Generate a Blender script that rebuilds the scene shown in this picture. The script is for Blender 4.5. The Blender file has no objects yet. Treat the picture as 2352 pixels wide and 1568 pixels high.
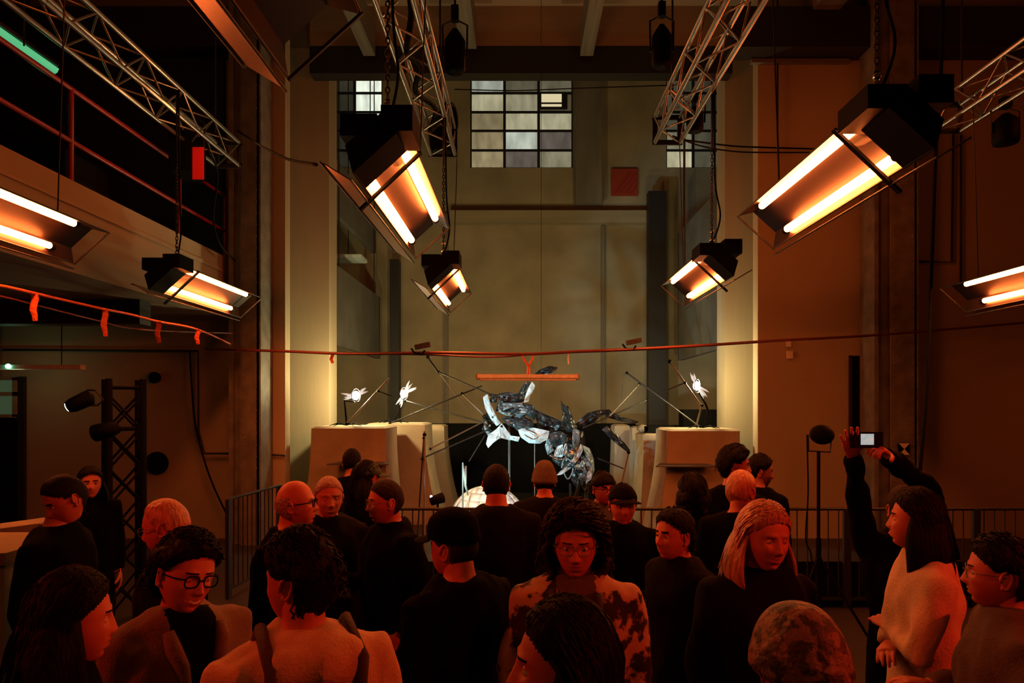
import bpy, bmesh, math, random
import numpy as np
from mathutils import Vector, Matrix, noise
random.seed(7)
S = bpy.context.scene
COL = S.collection
R = math.radians

# ------------------------------------------------------------------ camera, world, exposure
F = 1568.0; VX, VY = 1200.0, 930.0; CH = 2.05
cd = bpy.data.cameras.new('camera'); cam = bpy.data.objects.new('camera', cd); COL.objects.link(cam)
cam.location = (0, 0, CH); cam.rotation_euler = (R(90), 0, 0)
cd.sensor_width = 36; cd.lens = 36 * F / 2352
cd.shift_x = -(VX - 1176) / 2352; cd.shift_y = (VY - 784) / 2352
cd.clip_start = 0.05; cd.clip_end = 100
S.camera = cam
w = bpy.data.worlds.new('world'); S.world = w; w.use_nodes = True
w.node_tree.nodes['Background'].inputs[0].default_value = (0.9, 0.75, 0.6, 1)
w.node_tree.nodes['Background'].inputs[1].default_value = 0.0
S.view_settings.view_transform = 'Standard'; S.view_settings.look = 'None'
S.view_settings.exposure = -0.12; S.view_settings.gamma = 1.0; S.view_settings.use_curve_mapping = False
S.cycles.use_denoising = True; S.cycles.max_bounces = 6; S.cycles.diffuse_bounces = 3
S.cycles.glossy_bounces = 3; S.cycles.transmission_bounces = 4; S.cycles.caustics_reflective = False
S.cycles.caustics_refractive = False; S.cycles.sample_clamp_indirect = 3.0

def W(px, py, Y):
    return Vector(((px - VX) * Y / F, Y, CH - (py - VY) * Y / F))

HEAT = (1.0, 0.185, 0.035)
def light(kind, name, loc, energy, color, target=None, size=0.1, spot=60, blend=0.5):
    d = bpy.data.lights.new(name, kind); d.energy = energy; d.color = color
    if kind == 'SPOT': d.spot_size = R(spot); d.spot_blend = blend; d.shadow_soft_size = size
    elif kind == 'AREA': d.size = size
    else: d.shadow_soft_size = size
    o = bpy.data.objects.new(name, d); COL.objects.link(o); o.location = loc
    if target is not None:
        o.rotation_euler = (Vector(target) - Vector(loc)).to_track_quat('-Z', 'Y').to_euler()
    return o
# red gelled stage lamps hanging over the audience
RED = (1, 0.035, 0.010)
light('SPOT', 'red_gel_lamp', (-4.2, 1.2, 3.1), 230, RED, (0.4, 3.2, 1.5), 0.12, 50, 0.6)
light('SPOT', 'red_gel_lamp', (4.4, 0.7, 3.2), 380, RED, (-0.2, 3.0, 1.5), 0.12, 54, 0.6)
light('SPOT', 'red_gel_lamp', (0.4, 0.1, 5.6), 42, RED, (0.2, 3.0, 1.3), 0.15, 50, 0.6)
# work lamps behind the portal (bird lamp fixtures are built further down)
WARM = (1.0, 0.80, 0.37); COOL = (0.52, 0.93, 1.0)
light('POINT', 'bulb_light', (-2.68, 11.25, 2.24), 125, WARM, None, 0.06)
light('POINT', 'bulb_light', (-2.10, 12.38, 2.28), 60, WARM, None, 0.06)
light('POINT', 'bulb_light', (2.86, 11.25, 2.40), 125, WARM, None, 0.06)
light('SPOT', 'lamp_beam', (-2.05, 12.5, 2.35), 145, WARM, (-0.6, 17.5, 5.0), 0.05, 150, 0.7)
light('SPOT', 'lamp_beam', (2.3, 12.5, 2.5), 145, WARM, (1.2, 17.5, 5.2), 0.05, 140, 0.7)
light('SPOT', 'exhibit_beam', (-1.6, 8.8, 0.6), 620, COOL, (0.2, 11.2, 1.75), 0.05, 44, 0.5)
light('SPOT', 'exhibit_beam', (0.3, 8.9, 4.8), 420, COOL, (0.3, 11.2, 1.5), 0.05, 34, 0.6)
light('SPOT', 'plinth_beam', (-0.3, 11.9, 1.3), 40, WARM, (-2.2, 12.6, 1.3), 0.05, 100, 0.7)  # added warm spots on the cream plinths, no fixture of their own
light('SPOT', 'plinth_beam', (0.6, 11.9, 1.3), 40, WARM, (2.3, 12.6, 1.3), 0.05, 100, 0.7)
light('POINT', 'amber_fill_light', (-2.4, 5.0, 5.9), 30, (1, 0.14, 0.02), None, 0.25)  # added amber fill for walls and ceiling, no lamp hangs at these points
light('POINT', 'amber_fill_light', (3.2, 8.0, 5.0), 48, (1, 0.14, 0.02), None, 0.25)
light('POINT', 'amber_fill_light', (-3.5, 7.4, 5.05), 13, (1, 0.33, 0.09), None, 0.2)
light('POINT', 'amber_fill_light', (6.0, 6.5, 5.4), 16, (1, 0.12, 0.02), None, 0.25)
# area lights added over the crowd, as from unseen heaters around the viewpoint
for hx, hy in ((1.9, 0.7), (-3.6, 1.0), (-0.8, -1.4)):
    o_ = light('AREA', 'heater_fill', (hx, hy, 3.42), 9, (1, 0.19, 0.04), (hx*0.7, hy+0.3, 0), 0.25)
    o_.data.shape = 'RECTANGLE'; o_.data.size_y = 1.5
light('POINT', 'amber_fill_light', (0.3, 9.2, 6.2), 30, (1, 0.28, 0.07), None, 0.25)  # one more added amber fill, without a fixture
light('POINT', 'green_gallery_glow', (-5.5, 7.5, 5.4), 1.5, (0.2, 1.0, 0.4), None, 0.1)
light('POINT', 'green_lamp_glow', (-7.2, 9.7, 2.5), 1.6, (0.75, 1.0, 0.5), None, 0.1)

# ------------------------------------------------------------------ materials
MT = {}
def mat(name, col, rough=0.6, metal=0.0, var=0.0, vs=6.0, bump=0.0, bs=40.0, emit=None, es=0.0, col2=None, spec=0.5, aniso=None):
    m = bpy.data.materials.new(name); m.use_nodes = True; nt = m.node_tree
    b = nt.nodes['Principled BSDF']
    b.inputs['Roughness'].default_value = rough; b.inputs['Metallic'].default_value = metal
    b.inputs['Specular IOR Level'].default_value = spec
    c = (*col, 1)
    b.inputs['Base Color'].default_value = c
    tc = None
    if var > 0 or bump > 0 or col2:
        tc = nt.nodes.new('ShaderNodeTexCoord')
        mp = nt.nodes.new('ShaderNodeMapping'); nt.links.new(tc.outputs['Object'], mp.inputs[0])
        if aniso: mp.inputs['Scale'].default_value = aniso
    if var > 0 or col2:
        n = nt.nodes.new('ShaderNodeTexNoise'); n.inputs['Scale'].default_value = vs; n.inputs['Detail'].default_value = 6
        nt.links.new(mp.outputs[0], n.inputs['Vector'])
        r = nt.nodes.new('ShaderNodeValToRGB'); nt.links.new(n.outputs[0], r.inputs[0])
        r.color_ramp.elements[0].position = 0.35; r.color_ramp.elements[1].position = 0.68
        lo = tuple(x * (1 - var) for x in col) if not col2 else col2
        r.color_ramp.elements[0].color = (*lo, 1); r.color_ramp.elements[1].color = c
        nt.links.new(r.outputs[0], b.inputs['Base Color'])
    if bump > 0:
        n2 = nt.nodes.new('ShaderNodeTexNoise'); n2.inputs['Scale'].default_value = bs; n2.inputs['Detail'].default_value = 4
        nt.links.new(mp.outputs[0], n2.inputs['Vector'])
        bp = nt.nodes.new('ShaderNodeBump'); bp.inputs['Strength'].default_value = bump; bp.inputs['Distance'].default_value = 0.02
        nt.links.new(n2.outputs[0], bp.inputs['Height']); nt.links.new(bp.outputs[0], b.inputs['Normal'])
    if emit:
        b.inputs['Emission Color'].default_value = (*emit, 1); b.inputs['Emission Strength'].default_value = es
    MT[name] = m
    return m
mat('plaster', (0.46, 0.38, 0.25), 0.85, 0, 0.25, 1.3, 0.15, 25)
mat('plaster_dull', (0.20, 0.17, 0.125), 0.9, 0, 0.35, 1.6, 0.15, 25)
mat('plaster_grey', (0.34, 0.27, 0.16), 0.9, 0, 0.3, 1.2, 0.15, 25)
mat('concrete', (0.36, 0.27, 0.18), 0.85, 0, 0.2, 3, 0.2, 30)
mat('floor_dark', (0.035, 0.03, 0.028), 0.45, 0, 0.4, 2.5, 0.1, 20)
mat('ceiling', (0.42, 0.32, 0.22), 0.9, 0, 0.3, 1.0, 0.1, 20)
mat('steel_grey', (0.22, 0.205, 0.17), 0.5, 0.1, 0.4, 5, 0.1, 50)
mat('dark_steel', (0.02, 0.018, 0.018), 0.5, 0.2)
mat('black', (0.003, 0.003, 0.003), 0.65, spec=0.08)
mat('black_matte', (0.004, 0.004, 0.004), 0.95, spec=0.1)
mat('slab_grey', (0.10, 0.095, 0.08), 0.8, 0, 0.3, 2)
mat('alu', (0.42, 0.40, 0.38), 0.32, 0.9, 0.35, 12)
mat('reflector', (0.26, 0.13, 0.085), 0.33, 0.85, 0.2, 30)
mat('red_paint', (0.30, 0.012, 0.008), 0.4)
mat('red_cable', (0.12, 0.022, 0.014), 0.5)
mat('orange_tag', (0.75, 0.14, 0.03), 0.6, 0, 0.3, 60)
mat('red_sign', (0.30, 0.03, 0.01), 0.6)
mat('pale_batten', (0.85, 0.78, 0.72), 0.5, 0, 0.2, 20)
mat('panel_dark', (0.007, 0.004, 0.003), 0.45, 0.0, spec=0.12)
mat('panel_side', (0.022, 0.013, 0.012), 0.30, 0.0, spec=0.16)
mat('tube_glow', (1, 0.5, 0.3), 0.5, emit=HEAT, es=120)
mat('green_glow', (0.1, 0.6, 0.3), 0.5, emit=(0.15, 0.75, 0.33), es=0.7)
mat('green_dot', (0.1, 0.6, 0.3), 0.5, emit=(0.2, 1.0, 0.5), es=6)
mat('lamp_white', (1, 1, 1), 0.5, emit=(0.85, 0.97, 1.0), es=14)
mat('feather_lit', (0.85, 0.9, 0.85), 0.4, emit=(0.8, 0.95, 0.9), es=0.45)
mat('phone_glow', (0.5, 0.6, 0.6), 0.5, col2=(0.02, 0.02, 0.02), vs=60, var=0.1, emit=(0.55, 0.75, 0.72), es=0.6)
mat('dome_white', (0.85, 0.86, 0.80), 0.5, 0, 0.06, 4)
mat('car_white', (0.60, 0.72, 0.72), 0.38, 0.0, 0.3, 7)
mat('car_silver', (0.26, 0.32, 0.33), 0.4, 0.3, 0.5, 9)
mat('car_dark', (0.035, 0.045, 0.045), 0.3, 0.3, 0.4, 9)
mat('car_black', (0.008, 0.009, 0.009), 0.35)
mat('chrome', (0.8, 0.85, 0.85), 0.12, 1.0)
mat('wood_pale', (0.30, 0.24, 0.17), 0.7, 0, 0.3, 6)
mat('box_pale', (0.34, 0.33, 0.27), 0.8, 0, 0.25, 5)
mat('white_plate', (0.7, 0.65, 0.55), 0.6)
mat('lens', (0.02, 0.02, 0.02), 0.05, 0, spec=0.6)
# people
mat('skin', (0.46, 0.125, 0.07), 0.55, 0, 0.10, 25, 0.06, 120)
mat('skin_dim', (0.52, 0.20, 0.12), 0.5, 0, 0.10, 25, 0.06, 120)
mat('lip', (0.38, 0.09, 0.06), 0.4)
mat('eye_white', (0.6, 0.5, 0.45), 0.25)
mat('iris', (0.03, 0.015, 0.01), 0.15)
mat('hair_dark', (0.0035, 0.002, 0.002), 0.7, 0, 0.5, 60, 0.5, 90, aniso=(1, 1, 0.3), spec=0.12)
mat('hair_brown', (0.018, 0.007, 0.004), 0.7, 0, 0.5, 60, 0.5, 90, aniso=(1, 1, 0.3), spec=0.15)
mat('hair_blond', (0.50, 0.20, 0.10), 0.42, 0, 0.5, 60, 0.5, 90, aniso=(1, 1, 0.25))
mat('hair_grey', (0.30, 0.16, 0.12), 0.5, 0, 0.4, 60, 0.5, 90)
mat('cloth_black', (0.0022, 0.002, 0.0025), 0.9, 0, 0.3, 20, 0.2, 60, spec=0.04)
mat('cloth_dark', (0.006, 0.0048, 0.005), 0.9, 0, 0.3, 20, 0.2, 60, spec=0.06)
mat('cloth_brown', (0.05, 0.032, 0.025), 0.85, 0, 0.3, 20, 0.2, 60)
mat('cloth_tan', (0.52, 0.36, 0.20), 0.9, 0, 0.15, 20, 0.25, 120)
mat('cloth_khaki', (0.15, 0.10, 0.065), 0.9, 0, 0.15, 20, 0.25, 120)
mat('cloth_cream', (0.60, 0.42, 0.30), 0.9, 0, 0.12, 20, 0.25, 100)
mat('cloth_grey', (0.09, 0.065, 0.05), 0.9, 0, 0.2, 20, 0.25, 100)
mat('cloth_beanie', (0.10, 0.07, 0.05), 0.95, 0, 0.2, 20, 0.5, 120, aniso=(3, 3, 0.6))
mat('cloth_green', (0.02, 0.045, 0.035), 0.9)
mat('cloth_trousers', (0.004, 0.004, 0.005), 0.9, spec=0.06)
mat('shoe', (0.01, 0.008, 0.008), 0.5)
mat('cloth_pattern', (0.42, 0.28, 0.17), 0.85, col2=(0.012, 0.01, 0.01), vs=13, var=0.1)
mat('cloth_camo', (0.16, 0.085, 0.05), 0.6, col2=(0.02, 0.012, 0.008), vs=34, var=0.1, bump=0.6, bs=30)
mat('fur_brown', (0.09, 0.05, 0.04), 0.9, 0, 0.4, 40, 0.6, 80)
for k in ('cloth_pattern', 'cloth_camo'):
    rr = [n for n in MT[k].node_tree.nodes if n.type == 'VALTORGB'][0].color_ramp
    rr.elements[0].position = 0.47; rr.elements[1].position = 0.53

# ------------------------------------------------------------------ mesh helpers
def tag(o, label=None, cat=None, group=None, kind=None):
    if label: o['label'] = label
    if cat: o['category'] = cat
    if group: o['group'] = group
    if kind: o['kind'] = kind
    return o
def empty(name, loc=(0, 0, 0), rz=0, label=None, cat=None, group=None):
    o = bpy.data.objects.new(name, None); COL.objects.link(o); o.empty_display_size = 0.1
    o.location = loc; o.rotation_euler = (0, 0, rz)
    return tag(o, label, cat, group)
def link(name, me, parent=None, M=None):
    o = bpy.data.objects.new(name, me); COL.objects.link(o)
    if parent is not None: o.parent = parent
    if M is not None: o.matrix_local = M
    return o
class MB:
    def __init__(s): s.v = []; s.f = []; s.m = []; s.sm = []
    def add(s, vs, fs, m=0, smooth=False):
        n = len(s.v); s.v += [tuple(v) for v in vs]
        s.f += [tuple(i + n for i in f) for f in fs]; s.m += [m] * len(fs); s.sm += [smooth] * len(fs)
        return s
    def box(s, lo, hi, m=0, M=None):
        x0, y0, z0 = lo; x1, y1, z1 = hi
        vs = [Vector(p) for p in ((x0,y0,z0),(x1,y0,z0),(x1,y1,z0),(x0,y1,z0),(x0,y0,z1),(x1,y0,z1),(x1,y1,z1),(x0,y1,z1))]
        if M: vs = [M @ v for v in vs]
        return s.add(vs, [(0,3,2,1),(4,5,6,7),(0,1,5,4),(1,2,6,5),(2,3,7,6),(3,0,4,7)], m)
    def bar(s, p0, p1, wx, wz, m=0, up=(0, 0, 1)):
        p0, p1 = Vector(p0), Vector(p1); d = (p1 - p0); L = d.length; d.normalize()
        a = d.cross(Vector(up))
        if a.length < 1e-4: a = d.cross(Vector((1, 0, 0)))
        a.normalize(); b = a.cross(d)
        M = Matrix((a, d, b)).transposed().to_4x4(); M.translation = p0
        return s.box((-wx/2, 0, -wz/2), (wx/2, L, wz/2), m, M)
    def tube(s, pts, rad, seg=8, m=0, cap=True, smooth=True, flat=1.0, up=None):
        pts = [Vector(p) for p in pts]; n = len(pts)
        if not isinstance(rad, (list, tuple)): rad = [rad] * n
        d0 = (pts[1] - pts[0]).normalized()
        a = Vector(up) if up else (Vector((0, 0, 1)) if abs(d0.z) < 0.9 else Vector((1, 0, 0)))
        a = (a - d0 * a.dot(d0)).normalized()
        vs = []
        for i, p in enumerate(pts):
            d = (pts[min(i+1, n-1)] - pts[max(i-1, 0)])
            d = d.normalized() if d.length > 1e-9 else d0
            a = a - d * a.dot(d)
            a = a.normalized() if a.length > 1e-6 else d.orthogonal().normalized()
            b = d.cross(a)
            for k in range(seg):
                t = 2*math.pi*k/seg
                vs.append(p + (a*math.cos(t)*flat + b*math.sin(t)) * rad[i])
        fs = [(i*seg+k, i*seg+(k+1) % seg, (i+1)*seg+(k+1) % seg, (i+1)*seg+k) for i in range(n-1) for k in range(seg)]
        if cap:
            fs += [tuple(reversed(range(seg))), tuple(range((n-1)*seg, n*seg))]
        return s.add(vs, fs, m, smooth)
    def rings(s, rings, seg=20, m=0, smooth=True, cap=True):
        # rings: (cx,cy,cz,rx,ry)
        vs = []
        for (cx, cy, cz, rx, ry) in rings:
            for k in range(seg):
                t = 2*math.pi*k/seg; vs.append((cx + rx*math.cos(t), cy + ry*math.sin(t), cz))
        n = len(rings)
        fs = [(i*seg+k, i*seg+(k+1) % seg, (i+1)*seg+(k+1) % seg, (i+1)*seg+k) for i in range(n-1) for k in range(seg)]
        if cap: fs += [tuple(reversed(range(seg))), tuple(range((n-1)*seg, n*seg))]
        return s.add(vs, fs, m, smooth)
    def ball(s, c, r, seg=12, rg=8, m=0, M=None):
        c = Vector(c)
        if not isinstance(r, (list, tuple)): r = (r, r, r)
        vs = []
        for i in range(rg + 1):
            ph = math.pi * i / rg
            for k in range(seg):
                t = 2*math.pi*k/seg
                q = Vector((r[0]*math.sin(ph)*math.cos(t), r[1]*math.sin(ph)*math.sin(t), r[2]*math.cos(ph)))
                vs.append((M @ q if M else q) + c)
        fs = [(i*seg+k, (i+1)*seg+k, (i+1)*seg+(k+1) % seg, i*seg+(k+1) % seg) for i in range(rg) for k in range(seg)]
        return s.add(vs, fs, m, True)
    def prism(s, poly, d, m=0):
        # poly list of 3D points, extruded by vector d
        n = len(poly); poly = [Vector(p) for p in poly]; d = Vector(d)
        vs = poly + [p + d for p in poly]
        fs = [tuple(range(n)), tuple(reversed(range(n, 2*n)))] + [(i, i+n, (i+1) % n + n, (i+1) % n) for i in range(n)]
        return s.add(vs, fs, m)
    def mesh(s, name, mats):
        me = bpy.data.meshes.new(name); me.from_pydata(s.v, [], s.f)
        if isinstance(mats, str): mats = [mats]
        for k in mats: me.materials.append(MT[k])
        me.polygons.foreach_set('material_index', s.m); me.polygons.foreach_set('use_smooth', s.sm)
        me.update()
        return me
    def build(s, name, mats, parent=None, M=None, fix=True):
        me = s.mesh(name, mats)
        if fix:
            bm = bmesh.new(); bm.from_mesh(me); bmesh.ops.recalc_face_normals(bm, faces=bm.faces); bm.to_mesh(me); bm.free()
        return link(name, me, parent, M)
_unit = {}
def rod(name, p0, p1, r, m, parent=None, seg=8):
    k = (m, seg)
    if k not in _unit:
        _unit[k] = MB().tube([(0, 0, 0), (0, 0, 1)], 1.0, seg, up=(1, 0, 0)).mesh('rod', m)
    p0, p1 = Vector(p0), Vector(p1); d = p1 - p0
    q = d.to_track_quat('Z', 'X').to_matrix().to_4x4()
    M = Matrix.Translation(p0) @ q @ Matrix.Diagonal((r, r, d.length, 1))
    return link(name, _unit[k], parent, M)
_ubox = {}
def ibox(name, lo, hi, m, parent=None):
    if m not in _ubox: _ubox[m] = MB().box((0, 0, 0), (1, 1, 1)).mesh('block', m)
    lo, hi = Vector(lo), Vector(hi); d = hi - lo
    return link(name, _ubox[m], parent, Matrix.Translation(lo) @ Matrix.Diagonal((d.x, d.y, d.z, 1)))
def struct(name, lo, hi, m):
    o = ibox(name, lo, hi, m); o['kind'] = 'structure'; return o
def wire(name, pts, r, m, parent=None, seg=6, sub=6):
    # Catmull-Rom through pts
    P = [Vector(p) for p in pts]; out = []
    for i in range(len(P) - 1):
        a = P[max(i-1, 0)]; b = P[i]; c = P[i+1]; d = P[min(i+2, len(P)-1)]
        for k in range(sub):
            t = k / sub
            out.append(0.5*((2*b) + (c-a)*t + (2*a-5*b+4*c-d)*t*t + (3*b-a-3*c+d)*t**3))
    out.append(P[-1])
    return MB().tube(out, r, seg).build(name, m, parent, fix=False)

# ------------------------------------------------------------------ the hall
TOP = 8.9
struct('floor', (-8, -4, -0.2), (8, 18, 0), 'floor_dark')
TC = 11.6
struct('ceiling', (-8.2, -4, TOP), (8.2, 12.0, TOP + 0.2), 'ceiling')
struct('ceiling_chamber', (-5.2, 12.0, TC), (5.4, 18, TC + 0.2), 'ceiling')
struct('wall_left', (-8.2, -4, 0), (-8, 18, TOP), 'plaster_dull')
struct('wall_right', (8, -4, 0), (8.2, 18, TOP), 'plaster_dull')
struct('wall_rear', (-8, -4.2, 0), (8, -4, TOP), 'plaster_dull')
struct('wall_front_left', (-8, 10.5, 0), (-3.65, 10.72, TOP), 'plaster')
struct('wall_front_right', (3.62, 10.5, 0), (8, 10.72, TOP), 'plaster')
struct('wall_portal_left', (-5.0, 12.0, 0), (-3.40, 12.5, TC), 'plaster')
struct('wall_portal_right', (3.56, 12.0, 0), (5.2, 12.5, TC), 'plaster')
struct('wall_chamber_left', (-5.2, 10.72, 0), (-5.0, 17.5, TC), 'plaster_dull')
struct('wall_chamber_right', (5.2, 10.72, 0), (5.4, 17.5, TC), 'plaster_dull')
# far wall with three window openings
YB = 17.5
def zz(py, Y=YB): return CH - (py - VY) * Y / F
def xx(px, Y=YB): return (px - VX) * Y / F
wins = [(xx(748), xx(878)), (xx(1080), xx(1316)), (xx(1530), xx(1657))]
zt, zb = zz(172), zz(385)
wb = MB()
wb.box((-5.2, YB, 0), (5.4, YB + 0.3, zb)); wb.box((-5.2, YB, zt), (5.4, YB + 0.3, TC))
xs = [-5.2] + [v for p in wins for v in p] + [5.4]
for i in range(0, len(xs), 2): wb.box((xs[i], YB, zb), (xs[i+1], YB + 0.3, zt))
tag(wb.build('wall_back', 'plaster_grey'), kind='structure')
for i, (a, b, z0, z1, d) in enumerate([(xx(1320), xx(1380), zz(472), zz(150), 0.22), (xx(1020), xx(1030), zz(972), zz(490), 0.06),  # first strip: recess shadow beside the window, built in duller plaster
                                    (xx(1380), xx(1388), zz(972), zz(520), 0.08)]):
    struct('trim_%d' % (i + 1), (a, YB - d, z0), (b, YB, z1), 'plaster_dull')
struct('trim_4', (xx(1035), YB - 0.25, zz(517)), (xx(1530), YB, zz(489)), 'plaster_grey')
struct('beam', (-3.65, 11.7, zz(168, 11.7)), (3.6, 11.98, zz(106, 11.7)), 'dark_steel')
struct('beam', (-3.65, 11.72, zz(104, 11.7)), (3.6, 11.98, TOP), 'ceiling')
struct('wall_portal_top', (-5.0, 12.0, zz(104, 11.9)), (5.2, 12.3, TC), 'ceiling')
struct('beam', (0.98, 2, 7.98), (1.2, 11.6, 8.5), 'steel_grey')
struct('beam', (-2.7, 2, 7.98), (-2.5, 11.6, 8.5), 'steel_grey')
struct('beam', (4.3, 2, 7.9), (4.7, 10.4, 8.5), 'steel_grey')
struct('beam', (-1.05, 2, 8.1), (-0.78, 11.6, 8.6), 'steel_grey')
struct('beam', (3.1, 10.1, 7.35), (8, 10.5, 7.95), 'dark_steel')
struct('beam', (-8, 10.1, 7.35), (-3.65, 10.5, 7.95), 'dark_steel')
struct('trim_5', (3.5, 10.42, 7.28), (5.0, 10.5, 7.34), 'steel_grey')
# dark posts and low black backdrop at the back of the chamber
struct('pillar', (xx(895, 16.8), 16.8, 0), (xx(916, 16.8), 17.1, zz(595, 16.8)), 'dark_steel')
struct('pillar', (xx(1490, 16.8), 16.8, 0), (xx(1531, 16.8), 17.1, zz(438, 16.8)), 'dark_steel')
struct('partition', (xx(980, 16), 16.0, 0), (xx(1460, 16), 16.1, zz(972, 16)), 'black_matte')
struct('partition', (xx(870, 16), 16.0, 0), (xx(980, 16), 16.1, zz(972, 16)), 'black_matte')
struct('partition', (xx(1460, 16), 16.0, 0), (xx(1580, 16), 16.1, zz(976, 16)), 'black_matte')

# windows: frame, panes with their own brightness
def window(i, x0, x1, cols, rows, rowz, br):
    root = empty('window_%d' % i, ((x0+x1)/2, YB + 0.1, zb)); root['kind'] = 'structure'
    ox, oy, oz = root.location
    fr = MB(); t = 0.035
    cx = [x0 + (x1-x0)*k/cols for k in range(cols+1)]
    for c in cx: fr.box((c-t-ox, -0.04, 0), (c+t-ox, 0.04, zt-zb))
    for z in rowz: fr.box((x0-ox, -0.045, z-t*0.8-oz), (x1-ox, 0.045, z+t*0.8-oz))
    fr.build('window_frame', 'dark_steel', root)
    for r in range(rows):
        for c in range(cols):
            s_, hue = br[r][c]
            key = 'pane_%d_%d_%d' % (i, r, c)
            m = mat(key, (0.05, 0.05, 0.045), 0.15)
            nt = m.node_tree; b = nt.nodes['Principled BSDF']
            tc = nt.nodes.new('ShaderNodeTexCoord'); mp = nt.nodes.new('ShaderNodeMapping')
            mp.inputs['Scale'].default_value = (2.6, 1, 0.9); mp.inputs['Location'].default_value = (r*3.1, 0, c*5.3)
            n = nt.nodes.new('ShaderNodeTexNoise'); n.inputs['Scale'].default_value = 1.5; n.inputs['Detail'].default_value = 3
            rp = nt.nodes.new('ShaderNodeMapRange'); rp.inputs[1].default_value = 0.3; rp.inputs[2].default_value = 0.65
            rp.inputs[3].default_value = s_*0.72; rp.inputs[4].default_value = s_*1.4
            nt.links.new(tc.outputs['Object'], mp.inputs[0]); nt.links.new(mp.outputs[0], n.inputs['Vector'])
            nt.links.new(n.outputs[0], rp.inputs[0]); nt.links.new(rp.outputs[0], b.inputs['Emission Strength'])
            b.inputs['Emission Color'].default_value = (*hue, 1)
            MB().box((cx[c]+t-ox, -0.008, rowz[r+1]+t*0.8-oz), (cx[c+1]-t-ox, 0.008, rowz[r]-t*0.8-oz)).build('pane', key, root)
    return root
G_ = (0.95, 0.88, 0.55); Cc = (0.92, 1.0, 0.82); Yw = (1.0, 0.8, 0.42); D_ = (0.9, 0.75, 0.62)
rz_c = [zt, zz(211), zz(255), zz(298), zz(343), zb]
w2_ = window(2, wins[1][0], wins[1][1], 3, 5, rz_c,
       [[(0.30, Cc), (0.08, G_), (0.10, G_)], [(0.34, G_), (0.26, G_), (0.05, Yw)], [(0.18, Yw), (0.36, G_), (0.34, G_)],
        [(0.22, Yw), (0.44, Cc), (0.10, D_)], [(0.28, Yw), (0.11, D_), (0.20, G_)]])
window(1, wins[0][0], wins[0][1], 2, 5, rz_c, [[(0.03, G_), (0.85, Cc)], [(0.02, G_), (0.80, Cc)], [(0.02, G_), (0.75, Cc)], [(0.02, G_), (0.03, G_)], [(0.02, G_), (0.03, G_)]])
window(3, wins[2][0], wins[2][1], 2, 5, rz_c, [[(0.04, G_), (0.03, G_)], [(0.04, G_), (0.03, G_)], [(0.06, G_), (0.04, G_)], [(0.16, G_), (0.06, G_)], [(0.42, G_), (0.07, G_)]])
# small tilted-open casement seen in the middle window
cas = W(1270, 232, YB - 0.02) - w2_.location
o = empty('casement', cas); o.parent = w2_
MB().box((-0.33, -0.03, -0.19), (0.33, 0.0, 0.19)).box((-0.37, -0.04, -0.22), (0.37, -0.005, 0.22)).build('casement_frame', 'dark_steel', o)
mat('casement_glow', (0.1, 0.1, 0.1), 0.3, emit=(1, 0.85, 0.5), es=0.75)
ibox('pane', (-0.30, -0.05, -0.05), (0.22, -0.041, 0.16), 'casement_glow', o); ibox('pane', (-0.30, -0.05, -0.16), (0.22, -0.041, -0.10), 'casement_glow', o)
# red striped panel
o = empty('striped_panel', W(1434, 419, YB - 0.03), 0, 'square dark red panel with diagonal ribs on the far wall', 'panel')
MB().box((-0.34, -0.04, -0.34), (0.34, 0.03, 0.34)).build('board', 'red_sign', o)
for k in range(9):
    a = -0.3 + k*0.066
    MB().bar((a-0.02 if a > -0.28 else -0.3, -0.05, -0.3 + max(0, 0)), (min(a+0.42, 0.31), -0.05, min(0.3, -0.3+(min(a+0.42, 0.31)-a)*1.35)), 0.018, 0.018).build('rib', 'red_paint' if k % 2 else 'red_sign', o)

# hanging slabs in the side bays of the chamber
def slab(label, x, y0, y1, z0, z1):
    o = empty('acoustic_board', (x, (y0+y1)/2, z0), 0, label, 'board')
    d = (y1-y0)/2; h = z1-z0
    MB().box((-0.05, -d, 0), (0.05, d, h)).build('board', 'slab_grey', o)
    MB().box((-0.06, -d, 0), (0.06, -d+0.04, h)).box((-0.06, d-0.04, 0), (0.06, d, h)).build('edge_strip', 'dark_steel', o)
    for s in (-0.8, 0.8): rod('hanging_wire', (0, d*s, h), (0, d*s, TC-z0), 0.012, 'dark_steel', o, 6)
slab('long grey board hung low in the left bay of the chamber', -3.52, 12.7, 16.6, CH+1.13, CH+2.62)
slab('dark slanting board hung high in the left bay, behind the big heater', -3.60, 12.9, 16.5, CH+3.67, CH+4.7)
slab('tall grey board hung in the right bay of the chamber', 3.68, 12.7, 15.9, CH+1.04, CH+4.0)
o = empty('fluorescent_fitting', W(800, 598, 15), 0, 'pale strip fitting lit from below on top of the left grey board', 'lamp')
MB().box((-0.4, -0.3, 0), (0.35, 0.3, 0.07)).build('housing', 'car_white', o); MB().box((-0.36, -0.1, 0.07), (0.3, 0.1, 0.12)).build('cover', 'white_plate', o)
rod('hanging_wire', (0, 0, 0.1), (0, 0, TC-o.location.z), 0.01, 'dark_steel', o, 6)
o = empty('speaker_box', (W(1600, 975, 13.2).x, 13.2, 0), 0, 'black box standing on the plinth edge under the right bird lamp', 'box')
MB().box((-0.30, -0.2, 0), (0.55, 0.2, W(0, 940, 13.2).z)).build('cabinet', 'black', o)

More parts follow.
